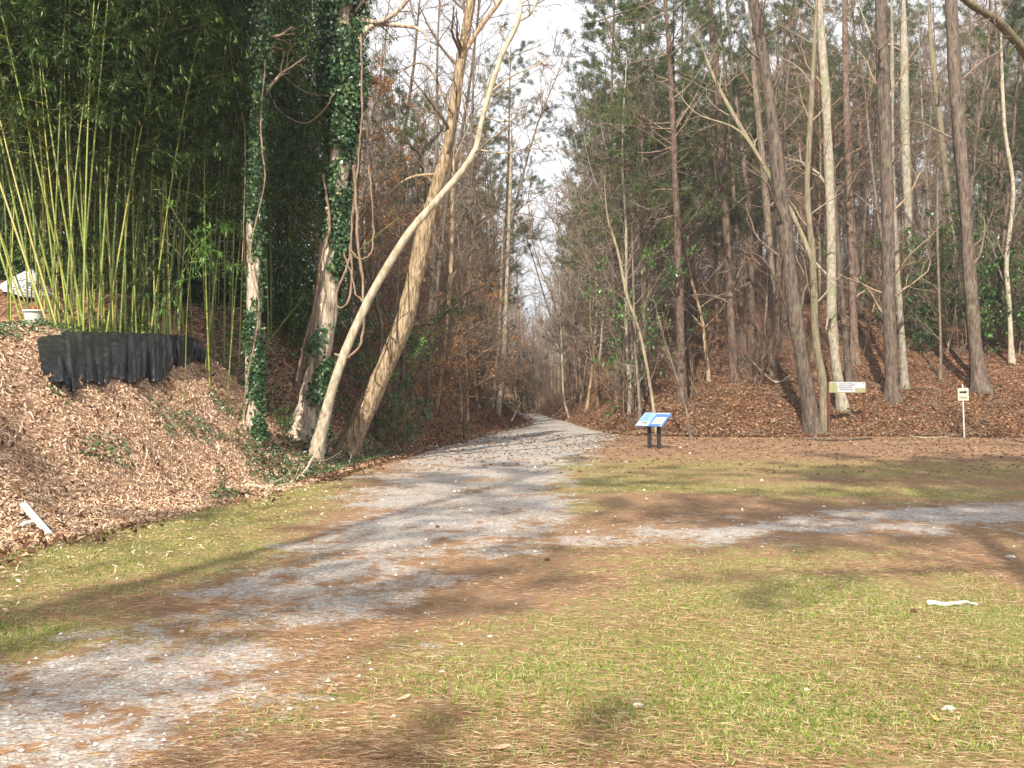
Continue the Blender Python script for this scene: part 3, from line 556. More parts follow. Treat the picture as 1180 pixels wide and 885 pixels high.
# right forest
Gb, Gp, Gs = 'bare trees of the wood on the right hillside', 'pines of the wood on the right hillside', 'saplings on the right hillside'
edge = [(5.4, 40.5), (4.9, 46), (5.2, 52), (5.4, 58), (5.6, 66), (5.8, 75), (6.2, 86), (6.4, 98), (9.3, 45), (9.6, 53), (8.8, 62), (10, 72), (9.5, 84), (13, 49), (13.5, 60), (16.5, 57), (7.3, 42.5), (7.2, 49.5), (7.6, 57.5), (7.9, 68), (8, 79), (11.3, 48.5), (12, 57), (11.5, 66), (12.5, 78), (7.2, 92), (14.5, 53.5)]
for j, (x, y) in enumerate(edge):
    taken.append((x, y)); place(PINE[j % 4], 'forest_pine', 'dark green pine '+zone(x, y, 'r'), 'pine tree', x, y, R.uniform(.82, .98), group='pines crowding the right side of the path')
scatter(105, (5, 60), (40, 105), lambda x, y: right_ok(x, y) and px(x, y) > 735, 1.45, lambda x, y, k: place(BARE[k % 7], 'forest_tree', ADJ[k % 7]+' bare tree '+zone(x, y, 'r'), 'tree', x, y, R.uniform(.85, 1.15), group=Gb, tilt=(R.normal()*.03, R.normal()*.04)), .9)
scatter(75, (8, 60), (46, 112), lambda x, y: right_ok(x, y) and px(x, y) > 700, 1.6, lambda x, y, k: place(PINE[k % 4], 'forest_pine', 'tall pine in the wood '+zone(x, y, 'r'), 'pine tree', x, y, R.uniform(.9, 1.1), group=Gp), .9)
scatter(150, (3.2, 50), (37.5, 100), lambda x, y: right_ok(x, y) and (px(x, y) < 950 or y > 46), .9, lambda x, y, k: place(SAP[k % 4], 'sapling', ['pale', 'grey', 'red twigged', 'tan'][k % 4]+' bare sapling '+zone(x, y, 'r'), 'sapling', x, y, R.uniform(.6, 1.15), group=Gs, tilt=(R.normal()*.1, R.normal()*.12)), .8)
scatter(115, (3.0, 30), (37, 80), lambda x, y: right_ok(x, y) and px(x, y) < 940, .55, lambda x, y, k: place(BRUSH[k % 4], 'bare_shrub', 'leafless twiggy shrub '+zone(x, y, 'r'), 'shrub', x, y, R.uniform(.7, 1.35), group='leafless shrubs right of the path', tilt=(R.normal()*.15, R.normal()*.15-.12)), .85)
for j, (a, b, sc_) in enumerate([(1105, 350, 1.0), (1140, 340, 1.1), (1165, 330, 1.2), (1072, 318, 1.0), (1090, 290, 1.1), (1010, 300, .9), (1040, 325, .9), (1150, 290, 1.3), (1178, 395, .8), (930, 260, 1.2), (1195, 350, 1.2), (1065, 345, .6), (860, 250, 1.2), (1125, 300, 1.1)]):
    x, y, z = ray(a, min(b+75, 408)); place(HOLLY[j % 2], 'evergreen_shrub', 'glossy leafy evergreen shrub '+zone(x, y, 'r'), 'shrub', x, y, sc_*1.35, group='evergreen shrubs on the right hill')
x, y, z = 4.6, 38.5, 0
t = place(HOLLY[0], 'evergreen_tree', 'small bright evergreen with wide leafy top behind the blue panel', 'tree', 4.9, 39.2, (1.1, 1.1, 1.45))
# left wood behind the leaning trees
Gl = 'bare trees on the left bank'
scatter(85, (6, 60), (50, 105), lambda x, y: right_ok(x, y) and px(x, y) > 740, .9, lambda x, y, k: place(BRUSH[k % 4], 'bare_shrub', 'tall leafless thicket shrub uphill '+zone(x, y, 'r'), 'shrub', x, y, R.uniform(1.3, 2.2), group='tall leafless shrubs uphill on the right', tilt=(R.normal()*.15, R.normal()*.15)), .9)
scatter(85, (-40, 2), (25, 110), left_ok, 1.3, lambda x, y, k: place(BARE[k % 7], 'forest_tree', ADJ[k % 7]+' bare tree '+zone(x, y, 'l'), 'tree', x, y, R.uniform(.65, .98) if y < 60 else R.uniform(.8, 1.), group=Gl, tilt=(R.normal()*.03, R.normal()*.05+.03)), .9)
scatter(80, (-30, 1), (23, 90), left_ok, .9, lambda x, y, k: place(SAP[k % 4], 'sapling', ['pale', 'grey', 'red twigged', 'tan'][k % 4]+' bare sapling '+zone(x, y, 'l'), 'sapling', x, y, R.uniform(.6, 1.1), group='saplings on the left bank', tilt=(R.normal()*.1, R.normal()*.12+.08)), .9)
scatter(58, (-25, 1), (24, 85), left_ok, .8, lambda x, y, k: place(BRUSH[k % 4], 'bare_shrub', 'leafless twiggy shrub '+zone(x, y, 'l'), 'shrub', x, y, R.uniform(.5, 1.) if y < 32 else R.uniform(.8, 1.7), group='leafless shrubs on the left bank'), .9)
for j, (x, y, s_) in enumerate([(-.9, 50, .8), (-2.6, 57, .85), (-5, 44, .6), (-8.5, 52, .8), (-1.2, 72, .9), (-1.6, 88, .9), (-3.6, 38, .5), (-1.4, 62, .8)]):
    place(PINE[(j+1) % 4], 'forest_pine', 'green pine '+zone(x, y, 'l'), 'pine tree', x, y, s_, group='pines on the left bank')
for j, (x, y, s_) in enumerate([(-3.1, 26.5, .6), (-2.2, 32, .55), (-3.6, 29, .75), (-5.5, 29, .9), (-2.9, 31.5, .7), (-1.9, 37, .75), (-7.2, 33, 1.), (-4.2, 36, .9), (-6.5, 26.5, .7), (-.9, 41, .7), (-2.4, 44, .85), (-8.5, 38, 1.1), (-5, 31, 1.1), (-4.8, 41, 1.), (-1.6, 33.5, .55)]):
    place(BEECH[j % 3], 'beech_sapling', ['small', 'young', 'tall'][j % 3]+' beech with dry orange leaves '+zone(x, y, 'l'), 'tree', x, y, s_, group='orange leaved beeches on the left bank')
x, y, z = ray(810, 440); place(BEECH[1], 'beech_sapling', 'small beech with few pale dry leaves on the right bank', 'tree', x, y, .55)
for j, (a, b, s_) in enumerate([(585, 478, .55), (556, 470, .4), (500, 300, .9), (470, 330, .9)]):
    x, y, z = ray(a, b) if b > 400 else (XL(34)-4+j*.8, 34-j*3, 0); place(HOLLY[1+j % 2 if j < 2 else 0], 'evergreen_shrub', ['low green shrub where the left bank meets the far path', 'small green shrub left of the far path edge', 'leafy evergreen behind the leaning trees, taller', 'leafy evergreen behind the leaning trees, nearer the path'][j], 'shrub', x, y, s_)
for j, (a, b, s_) in enumerate([(448, 515, .55), (470, 512, .45), (418, 500, .5), (330, 500, .28)]):
    x, y, z = ray(a, b); place(HOLLY[2], 'evergreen_shrub', 'low dark green shrub at the foot of the leaning trees', 'shrub', x, y, s_*1.3, group='low shrubs at the foot of the leaning trees')
scatter(46, (2.5, 12), (37.5, 85), lambda x, y: x-XR(y) > .6 and x-XR(y) < 5 and px(x, y) > 655, .6, lambda x, y, k: place(SAP[k % 4], 'slender_tree', ['pale', 'grey', 'red twigged', 'tan'][k % 4]+' slender tree crowding '+zone(x, y, 'r'), 'tree', x, y, R.uniform(1.3, 1.9), group='slender trees crowding the right path edge', tilt=(R.normal()*.06, R.normal()*.08-.05)), .8)
scatter(44, (-14, 1), (27, 85), lambda x, y: XL(y)-x > .8 and XL(y)-x < 6 and 440 < px(x, y) < 560, .6, lambda x, y, k: place(SAP[k % 4], 'slender_tree', ['pale', 'grey', 'red twigged', 'tan'][k % 4]+' slender tree crowding '+zone(x, y, 'l'), 'tree', x, y, R.uniform(1.1, 1.8), group='slender trees crowding the left path edge', tilt=(R.normal()*.06, R.normal()*.08+.06)), .8)
# wood closing the far end of the path
scatter(125, (-22, 24), (108, 165), lambda x, y: 545 < px(x, y) < 720, 1.1, lambda x, y, k: place(BARE[2 if k % 3 else k % 7], 'forest_tree', 'faint pale tree closing the far end of the path', 'tree', x, y, R.uniform(.42, .66) if abs(px(x, y)-622) < 22 else R.uniform(.75, 1.), group='trees closing the far end of the path'), 1.)  # mostly the pale barked variant: distance haze put into the tree colour
scatter(40, (-3, 3.2), (66, 112), lambda x, y: x < 1.2+.01*y and px(x, y) > 596, .9, lambda x, y, k: place(SAP[0 if k % 3 else 2], 'sapling', 'pale sapling in the gap beyond the bend of the path', 'sapling', x, y, R.uniform(.6, .95), group='saplings beyond the bend of the path'), 1.)  # pale variant favoured here too, haze carried by bark and twig colour
scatter(16, (-3, 5), (63, 120), lambda x, y: px(x, y) > 596, .8, lambda x, y, k: place(BRUSH[k % 4], 'bare_shrub', 'leafless shrub filling the gap beyond the bend', 'shrub', x, y, R.uniform(.6, 1.), group='shrubs beyond the bend of the path'), 1.)
scatter(24, (-8, 12), (118, 140), lambda x, y: 590 < px(x, y) < 660, .6, lambda x, y, k: place(BRUSH[k % 4], 'bare_shrub', 'faint tall shrub at the far end of the path', 'shrub', x, y, R.uniform(1.3, 1.9), group='faint shrubs at the far end of the path'), 1.)
scatter(40, (-12, 18), (165, 215), lambda x, y: 575 < px(x, y) < 670, 1.2, lambda x, y, k: place(BARE[k % 7], 'forest_tree', 'faintest tree beyond the far end of the path', 'tree', x, y, R.uniform(.5, .75), group='faintest trees beyond the far end of the path'), 1.)
# trees beside and behind the viewer that throw the dappled shade
for j, (x, y, s_, kd) in enumerate([(.7, -5.2, 1.15, 0), (-7.9, -9, 1.1, 0), (3.2, -5, 1.2, 0), (6.2, -4.6, 1.2, 0), (9.5, -6, 1.2, 0), (13, -1, 1.1, 0), (1.6, -9.5, 1.3, 0), (16.5, 3, 1.1, 0)]):
    pr = {0: PINE[1 if j == 1 else 3], 1: BARE[1], 2: BARE[3]}[kd]; place(pr, 'forest_pine' if kd == 0 else 'forest_tree', 'tree beside the clearing, outside the view, shading the grass', 'tree', x, y, (s_*1.25, s_*1.25, s_), group='trees beside the clearing')

# ------------------------------------------------------------------ bamboo grove
def culm_mat():
    k = N_('culm'); p = k.pos(); oi = k.n('ObjectInfo'); sx = k.n('SeparateXYZ'); k.L(p, sx.inputs[0])
    z = k.math('FRACT', k.math('MULTIPLY', sx.outputs[2], 3.2), 0); ring = k.mr(z, .93, .97)
    c = k.ramp(oi.outputs['Random'], [(0, (.07, .12, .02)), (.5, (.17, .23, .035)), (.85, (.36, .35, .06)), (1, (.46, .40, .16))])
    c = k.mix(k.mr(k.noise(p, 3, 3), .4, .7, 0, .5), c, (.36, .36, .12)); c = k.mix(k.math('MULTIPLY', ring, .6), c, (.5, .48, .36)); return k.fin(c, .35, .45)
M['culm'] = culm_mat()
def bamboo(rng, Ht, lean, bare_h, nbr=54, r=.018, arch=.05, pl=22):
    cu, fo = MB(), MB(); K = 18; z = np.linspace(-.2, Ht, K); t = z/Ht; x = lean*z+arch*Ht*np.maximum(t, 0)**3
    Pt = np.stack([x, .02*z*rng.normal(), z], 1); Pt[:, 1] = .15*rng.normal()*np.maximum(t, 0)**2*Ht*.5
    tubes(cu, Pt, r*(1-.75*np.maximum(t, 0)), 6)
    s, d, l, rr = sprout(rng, Pt[None], np.full((1, K), .01), nbr, bare_h/Ht, 1., 1.0, 1, 1); l = rng.uniform(.5, 1.2, len(s))
    P1, R1 = grow(rng, s, d, l, np.full(len(s), .005), 5, .15, -.05); tubes(cu, P1, R1, 3)
    s, d, l, rr = sprout(rng, P1, R1, 6, .2, 1., .7, .5, .7); P2, R2 = grow(rng, s, d, l, np.full(len(s), .003), 4, .15, -.15)
    s, d, l, rr = sprout(rng, P2, R2, pl//2, .1, 1., .7, .3, 1); d[:, 2] -= .35; leaves(fo, s, d, rdir(rng, len(s))*.5+np.array([0, 0, 1.]), rng.uniform(.10, .17, len(s)), .022)
    return cu, fo
rb = np.random.default_rng(11); BAM = []
for i in range(6):
    cu, fo = bamboo(rb, [9, 11, 10, 8.5, 11, 9.5][i], [0, .03, -.03, .05, -.06, .08][i], [3.6, 4.2, 3.4, 2.8, 4.6, 3.2][i]); BAM.append(make('bamboo', [('culm', cu, M['culm']), ('foliage', fo, M['bamboo_leaf'])]))
BSM = []
for i in range(2):
    cu, fo = bamboo(rb, [4.2, 5.5][i], .02, [.5, 1.0][i], 30, .016, .1); BSM.append(make('bamboo', [('culm', cu, M['culm']), ('foliage', fo, M['bamboo_leaf'])]))
def bam_ok(x, y): return px(x, y) < 385-max(0, (y-22))*1.2 and x < XL(y)-2.6 and px(x, y) > -60
nb_ = [0]
def addbam(x, y, k, front=False):
    if front: place(BAM[k % 6], 'bamboo', 'sunlit yellow green bamboo at the front of the grove', 'bamboo', x, y, R.uniform(.85, 1.1), group='sunlit bamboo at the front of the grove')
    else: place(BAM[k % 6], 'bamboo', 'dark shaded bamboo '+zone(x, y, 'b'), 'bamboo', x, y, R.uniform(.85, 1.12), group='shaded bamboo deeper in the grove')
def z_ok(x, y): return bam_ok(x, y) and y > 15.6+max(0, (x+8.5))*.9
# grove body
cnt = 0
for k in range(4000):
    y = R.uniform(17.5, 29); x = R.uniform(-19, -4)
    if z_ok(x, y) and y > 17.3+max(0, (x+7))*1.2 and free(x, y, .34): addbam(x, y, k); cnt += 1
    if cnt >= 170: break
# dense leafy mass of the grove's far side
def thicket():
    rng = np.random.default_rng(77); n = 52000; y = rng.uniform(25, 31, n); x = rng.uniform(-22, -5.2, n); k = (px(x, y) < 392) & (x < XL(y)-2); x, y = x[k], y[k]; m = len(x)
    z = H(x, y)+.1+rng.random(m)**1.35*12.5; C0 = np.stack([x, y, z], 1); rep_ = 9; C = np.repeat(C0, rep_, 0); C += rng.normal(size=C.shape)*np.array([.22, .22, .14]); D = rdir(rng, len(C)); D[:, 2] -= .5
    mb = MB(); leaves(mb, C, D, rdir(rng, len(C))*.6+np.array([0, 0, 1.]), rng.uniform(.12, .2, len(C)), .042); tag(mb.build('bamboo_thicket', M['bamboo_leaf'], None, False), 'dark leafy mass at the far side of the bamboo grove', 'bamboo', kind='stuff')
thicket()
# front fan of culms: (base px, base py, px at the top of frame side, lean)
fan = [(28, 374, -.22), (34, 372, -.2), (42, 376, -.24), (50, 378, -.16), (56, 379, -.22), (62, 380, -.13), (66, 380, -.2), (70, 379, -.08), (74, 381, -.17), (80, 380, -.1), (84, 381, -.02), (88, 380, -.15), (92, 380, -.06), (96, 381, .0), (98, 380, -.12), (104, 382, -.05),
       (110, 382, -.1), (112, 385, .06), (118, 382, -.02), (126, 383, .03), (132, 384, -.05), (138, 383, .05), (145, 384, .0), (150, 384, .09), (158, 384, -.04), (163, 385, .05), (171, 385, .1), (180, 386, .02), (188, 386, .07), (197, 387, -.03), (205, 388, .04), (236, 392, .10), (242, 402, -.03), (262, 398, .05), (60, 384, .02), (90, 384, .09), (75, 384, .04), (46, 380, -.05), (122, 385, .14), (140, 386, -.12)]
for j, (a, b, ln) in enumerate(fan):
    Y = 15.6+(a > 100)*.8+max(0, a-130)*.018+R.uniform(-.2, .5); x = (a-CX)*Y/F
    p = place(BAM[j % 6], 'bamboo', 'sunlit front bamboo, '+('leaning left, ' if ln < -.09 else 'leaning right, ' if ln > .04 else 'nearly upright, ')+('left of the sheeting' if a < 72 else 'above the left half of the sheeting' if a < 150 else 'above the right half of the sheeting' if a < 238 else 'right of the sheeting'), 'bamboo', x, Y, R.uniform(.8, 1.05), rz=0, group='sunlit bamboo at the front of the grove', tilt=(R.normal()*.02-.02, ln*(1.5 if ln < 0 else 1)-[0, .03, -.03, .05, -.06, .08][j % 6]))
for k in range(16):
    Y = R.uniform(17, 20); a = R.uniform(60, 360); x = (a-CX)*Y/F
    if x < XL(Y)-2.4: place(BSM[k % 2], 'bamboo', 'short young bamboo '+zone(x, Y, 'b'), 'bamboo', x, Y, R.uniform(.6, .9), group='short bamboo under the tall culms')
x, Y = (213-CX)*16.6/F, 16.6; fo = MB(); cu = MB()
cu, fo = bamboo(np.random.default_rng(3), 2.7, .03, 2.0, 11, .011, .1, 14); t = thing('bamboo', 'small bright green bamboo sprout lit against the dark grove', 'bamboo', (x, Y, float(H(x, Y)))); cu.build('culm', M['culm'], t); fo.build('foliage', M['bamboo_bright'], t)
# leaning cane crossing the gully
g = MB(); q = spline(np.array([P(305, 400, Yiv2+.6), P(340, 355, Yiv2+.3), P(378, 320, Yiv2), P(420, 283, Yiv2-.3), P(460, 250, Yiv2-.4)]), 14); tubes(g, q, np.linspace(.02, .008, 14), 6)
tag(g.build('bamboo_cane', M['culm']), 'fallen yellow bamboo cane leaning across the thick ivy tree', 'bamboo')

# ------------------------------------------------------------------ litter, needles, grass
def nrm_at(x, y): e = .05; return nrm(np.stack([(H(x-e, y)-H(x+e, y))/(2*e), (H(x, y-e)-H(x, y+e))/(2*e), np.ones_like(x)], -1))
def under_sheet(x, y):
    a = px(x, y); b = HY-(H(x, y)-EYE)*F/y; return (a > 46) & (a < 240) & (b < np.interp(a, [46, 75, 100, 180, 240], [428, 446, 440, 438, 414])) & (b > 372) & (y < 20)
def strew(n, xf, yr, cond, L_, W_, lift, mat, name, label, tilt=.45, power=1.5, flat=False):
    u = R.random(n); a, b = yr; y = (a**(1-power)+u*(b**(1-power)-a**(1-power)))**(1/(1-power)); x = xf(y, R.random(n)); k = cond(x, y) & ~under_sheet(x, y); x, y = x[k], y[k]
    N = nrm_at(x, y); D = rdir(R, len(x)); D = nrm(D-N*(D*N).sum(-1, keepdims=True)+N*R.normal(size=(len(x), 1))*tilt*.6); Nn = nrm(N+rdir(R, len(x))*tilt)
    C = np.stack([x, y, H(x, y)+lift*R.uniform(.3, 1.5, len(x))], 1); mb = MB(); leaves(mb, C, D, Nn, R.uniform(.6, 1.35, len(x))*L_, R.uniform(.7, 1.3, len(x))*W_, .25)
    return tag(mb.build(name, mat, None, False), label, name.replace('_', ' '), kind='stuff')
inv = lambda lo, hi: (lambda y, u: y*(lo+(hi-lo)*u))
strew(125000, lambda y, u: XL(y)+.35-u*(3.8+.1*y), (8, 30), lambda x, y: px(x, y) > -120, .068, .02, .02, M['litter_bamboo'], 'leaf_litter', 'pale dry bamboo leaves covering the left bank', .5, 2.0)
strew(2600, lambda y, u: XL(y)+.9-u*5, (8, 24), lambda x, y: (px(x, y) > -120) & (wob(x, y, 1.6, 71) > -.1), .13, .05, .03, M['litter_brown'], 'dead_leaves', 'larger brown curled leaves among the pale ones on the left bank', .9, 2.0)
strew(2400, lambda y, u: XL(y)+.2+u*u*u*2.0, (7, 26), lambda x, y: px(x, y) > -120, .075, .018, .01, M['litter_bamboo'], 'strewn_leaves', 'pale dry leaves thinning out over the grass beside the left bank', .3, 2.0)
strew(260, lambda y, u: XL(y)+.3-u*2.4, (8.5, 22), lambda x, y: px(x, y) > -120, .25, .005, .03, M['deadwood'], 'twig_litter', 'thin dry twigs lying over the left bank', .3, 2.0)
strew(900, lambda y, u: XR(y)-.3+u*(y*.62-XR(y)), (34, 60), lambda x, y: np.minimum(y-34.2, x-XR(y)+.5) > 0, .8, .012, .04, M['twig'], 'twig_litter', 'dry twigs lying over the right hillside', .25, 2.0)
strew(30000, lambda y, u: XL(y)+.5-u*7, (17, 70), lambda x, y: px(x, y) > 300, .10, .06, .02, M['litter_brown'], 'leaf_litter', 'brown fallen leaves on the shaded left bank along the path', .6, 1.6)
strew(130000, lambda y, u: XR(y)-.3+u*(y*.62-XR(y)), (33.5, 100), lambda x, y: np.minimum(y-34.2, x-XR(y)+.5) > 0, .10, .06, .03, M['litter_brown'], 'leaf_litter', 'brown fallen leaves covering the right hillside', .6, 2.4)
strew(14000, lambda y, u: y*(-.3+.95*u), (19, 37), lambda x, y: (x > XL(y)) & (R.random(len(x)) < np.clip((y-19)/14, .08, 1)), .09, .055, .012, M['litter_brown'], 'scattered_leaves', 'loose brown leaves strewn over the far side of the clearing', .4, .5)
def gcov(x, y):
    g, l, b = masks(x, y); return g, l, b
def pstraw(x, y):
    g, l, b = masks(x, y); n = wob(x, y, 2.6, 31)*.9+wob(x, y, 7, 32)*.5; pr = np.clip(.66-g*.42-(b-.4)*.35+n, .13, 1); return (l < .5) & (R.random(len(x)) < pr) 
def strawfield(n):
    a, b, pw = 3.4, 36, 1.8; u = R.random(n); y = (a**(1-pw)+u*(b**(1-pw)-a**(1-pw)))**(1/(1-pw)); x = y*R.uniform(-.6, .6, n); k = pstraw(x, y); x, y = x[k], y[k]; m = len(x)
    ang = R.normal(size=m)*.55+.8*wob(x, y, 1.2, 33)+np.where(R.random(m) < .5, 0, math.pi); D = np.stack([np.cos(ang), np.sin(ang), R.normal(size=m)*.07], 1)
    wd = .0018*np.maximum(1, y/6); mb = MB(); leaves(mb, np.stack([x, y, H(x, y)+.004+R.random(m)*.016], 1), D, np.tile([0, 0, 1.], (m, 1))+rdir(R, m)*.3, R.uniform(.04, .115, m)*np.maximum(1, y/14.), wd, .06)
    tag(mb.build('pine_straw', M['pine_straw'], None, False), 'rusty pine needles strewn over grass and gravel', 'pine straw', kind='stuff')
strawfield(240000)
def grassfield(n):
    a, b, pw = 3.4, 26, 1.9; u = R.random(n); y = (a**(1-pw)+u*(b**(1-pw)-a**(1-pw)))**(1/(1-pw)); x = y*R.uniform(-.6, .6, n)
    g, l, bb = masks(x, y); nn = wob(x, y, 3.1, 41)*.7+wob(x, y, 9, 42)*.5; pr = np.clip((bb-.38)*1.8+nn*.9, .03, 1)*np.clip(1-g*1.6, .0, 1); k = (l < .6) & (R.random(n) < pr); x, y = x[k], y[k]; m = len(x)
    tx = np.round(x*14)/14; ty = np.round(y*14)/14; x = x*.6+.4*tx; y = y*.6+.4*ty
    D = np.stack([R.normal(size=m)*.75, R.normal(size=m)*.75, R.uniform(.35, 1.2, m)], 1); wd = .0036*np.maximum(1, y/7.)
    mb = MB(); leaves(mb, np.stack([x, y, H(x, y)-.003], 1), D, rdir(R, m), R.uniform(.02, .055, m), wd, .2)
    tag(mb.build('grass', M['grass'], None, False), 'short thin green and straw grass over the clearing', 'grass', kind='stuff')
grassfield(300000)
# ivy and low weeds creeping on the left bank
def creeper(n):
    y = R.uniform(10.5, 25, n); x = XL(y)+.1-R.random(n)*6.5; pt = wob(x, y, 2.0, 51)+wob(x, y, 5, 52)*.7+np.clip((y-15)/12, -.25, .45)+.5*np.exp(-((y-XL(y)*0-19)/3)**2)*(x > XL(y)-1.2)+.55*(np.abs(XL(y)-x-2.9) < .35)+.55*((XL(y)-x > 3.1) & (y < 19.5)); k = (pt > .34) & (R.random(n) < .85); x, y = x[k], y[k]; m = len(x)
    D = rdir(R, m); D[:, 2] = np.abs(D[:, 2])*.4; mb = MB(); leaves(mb, np.stack([x, y, H(x, y)+R.random(m)*.09], 1), D, nrm_at(x, y)+rdir(R, m)*.6, R.uniform(.04, .08, m), R.uniform(.03, .05, m))
    tag(mb.build('ground_ivy', M['ivy'], None, False), 'green ivy creeping in patches over the leafy bank', 'ivy', kind='stuff')
creeper(52000)
def chips():
    n = 2600; y = (4.**-.9+R.random(n)*(36**-.9-4.**-.9))**(1/-.9); x = y*R.uniform(-.56, .56, n); g, l, b = masks(x, y); k = (l < .4) & (R.random(n) < np.clip(g*1.1+.12, 0, 1)); x, y = x[k], y[k]; m = len(x); mb = MB()
    base = np.array([[1, 0, 0], [0, 1, 0], [-1, 0, 0], [0, -1, 0], [0, 0, .7], [0, 0, -.5]]); sz = R.uniform(.006, .02, m)*np.maximum(1, y/9); v = base[None]*R.uniform(.6, 1.3, (m, 6, 1))*sz[:, None, None]; ca, sa = np.cos(y*99), np.sin(y*99); v = np.stack([v[..., 0]*ca[:, None]-v[..., 1]*sa[:, None], v[..., 0]*sa[:, None]+v[..., 1]*ca[:, None], v[..., 2]], -1)+np.stack([x, y, H(x, y)+sz*.2], 1)[:, None]
    t = np.array([[0, 1, 4], [1, 2, 4], [2, 3, 4], [3, 0, 4], [1, 0, 5], [2, 1, 5], [3, 2, 5], [0, 3, 5]]); mb.add(v, None, (np.arange(m)[:, None, None]*6+t[None]).reshape(-1, 3))
    tag(mb.build('gravel', M['stone'], None, False), 'loose pale gravel stones on the path and clearing', 'gravel', kind='stuff')
k = N_('stone'); g_ = k.n('NewGeometry'); M['stone'] = k.fin(k.ramp(g_.outputs['Random Per Island'], [(0, (.25, .24, .23)), (.6, (.5, .48, .46)), (1, (.8, .78, .75))]), .85)
chips()

# ------------------------------------------------------------------ things on the ground
def flatmat(name, col, rough=.6, spec=.3, var=.12, sc=20):
    k = N_(name); p = k.pos(); c = k.mix(k.mr(k.noise(p, sc, 5), .35, .65), tuple(v*(1-var) for v in col), tuple(min(1, v*(1+var)) for v in col)); return k.fin(c, rough, spec)
M['white'] = flatmat('white_paint', (.60, .60, .57), .5); M['cream'] = flatmat('cream_paint', (.48, .47, .37), .5); M['steel'] = flatmat('galvanised', (.50, .52, .49), .45, .5); M['black'] = flatmat('black_ink', (.02, .02, .025), .5)
M['redwood'] = flatmat('red_brown_post', (.13, .055, .038), .75, .2, .3, 12); M['blackpost'] = flatmat('dark_post', (.035, .033, .032), .6, .3, .2); M['olive'] = flatmat('weathered_yellow_board', (.33, .32, .17), .6, .2, .12, 9)
M['panel_blue'] = flatmat('panel_blue', (.06, .15, .42), .3, .5, .05); M['panel_sky'] = flatmat('panel_sky', (.20, .36, .60), .3, .5, .08, 4); M['panel_white'] = flatmat('panel_white', (.50, .53, .56), .3, .5, .04); M['panel_photo'] = flatmat('panel_picture', (.45, .44, .24), .3, .5, .5, 14); M['ink_soft'] = flatmat('soft_ink', (.06, .065, .08), .5)
def rotz(a): c, s = math.cos(a), math.sin(a); return np.array([[c, -s, 0], [s, c, 0], [0, 0, 1.]])
def rotx(a): c, s = math.cos(a), math.sin(a); return np.array([[1, 0, 0], [0, c, -s], [0, s, c]])
def bx(name, c, s, mat, par, rot=None, bev=.004):
    mb = MB(); box(mb, (0, 0, 0), s); o = mb.build(name, mat, par, False); o.location = c
    if rot is not None:
        from mathutils import Matrix
        o.rotation_euler = Matrix(rot.tolist()).to_euler()
    if bev: b = o.modifiers.new('b', 'BEVEL'); b.width = bev; b.segments = 2
    return o
def text(s, size, mat, par, loc, rot, ext=.001):
    c = bpy.data.curves.new('lettering', 'FONT'); c.body = s; c.size = size; c.extrude = ext; c.align_x = 'CENTER'; c.align_y = 'CENTER'; c.materials.append(mat); o = bpy.data.objects.new('lettering', c); COL.objects.link(o); o.parent = par; o.location = loc
    from mathutils import Matrix
    o.rotation_euler = Matrix(rot.tolist()).to_euler(); bpy.context.view_layer.update()
    me = bpy.data.meshes.new_from_object(o.evaluated_get(bpy.context.evaluated_depsgraph_get())); m2 = bpy.data.objects.new('lettering', me); COL.objects.link(m2)
    m2.parent = par; m2.location = loc; m2.rotation_euler = o.rotation_euler; bpy.data.objects.remove(o); m2.name = 'lettering'; return m2
# tilted interpretive panel on two dark posts
x, Y, z = (752.5-CX)*27.6/F, 27.6, float(H((752.5-CX)*27.6/F, 27.6)); a = math.radians(-44)
t = thing('information_panel', 'tilted blue and white information panel on two short dark posts', 'sign', (x, Y, z), a)
for s in (-1, 1): bx('post', (s*.16, .05, .30), (.085, .085, .66), M['blackpost'], t, None, .006)
bx('cross_bar', (0, .05, .62), (.5, .06, .03), M['blackpost'], t)
rt = rotx(math.radians(37)); ctr = np.array([0, .02, .80]); up = rt@np.array([0, 0, 1.])
pan = bx('panel', ctr, (.92, .60, .025), M['panel_blue'], t, rt, .004)
def onp(name, u, v, w_, h_, mat, lvl=1): 
    mb = MB(); box(mb, (u, v, .0125+.0015*lvl), (w_, h_, .002)); return mb.build(name, mat, pan, False)
onp('picture', -.235, .0, .43, .585, M['panel_sky']); onp('picture', -.235, -.2, .42, .16, M['panel_white'], 2); onp('picture', -.2, -.17, .22, .05, M['ink_soft'], 3)
onp('picture', .2, .265, .42, .05, M['panel_white'], 1); onp('picture', .225, -.05, .36, .3, M['panel_white'], 1); onp('picture', .2, -.08, .24, .2, M['panel_photo'], 2); onp('emblem', .4, -.26, .06, .045, M['panel_white'], 1)
tl = MB()
for j in range(7): box(tl, (-.30+.02*(j % 3), .22-.045*j, .0165), (.22-.03*(j % 3), .010, .001))
tl.build('text_lines', M['ink_soft'], pan, False)
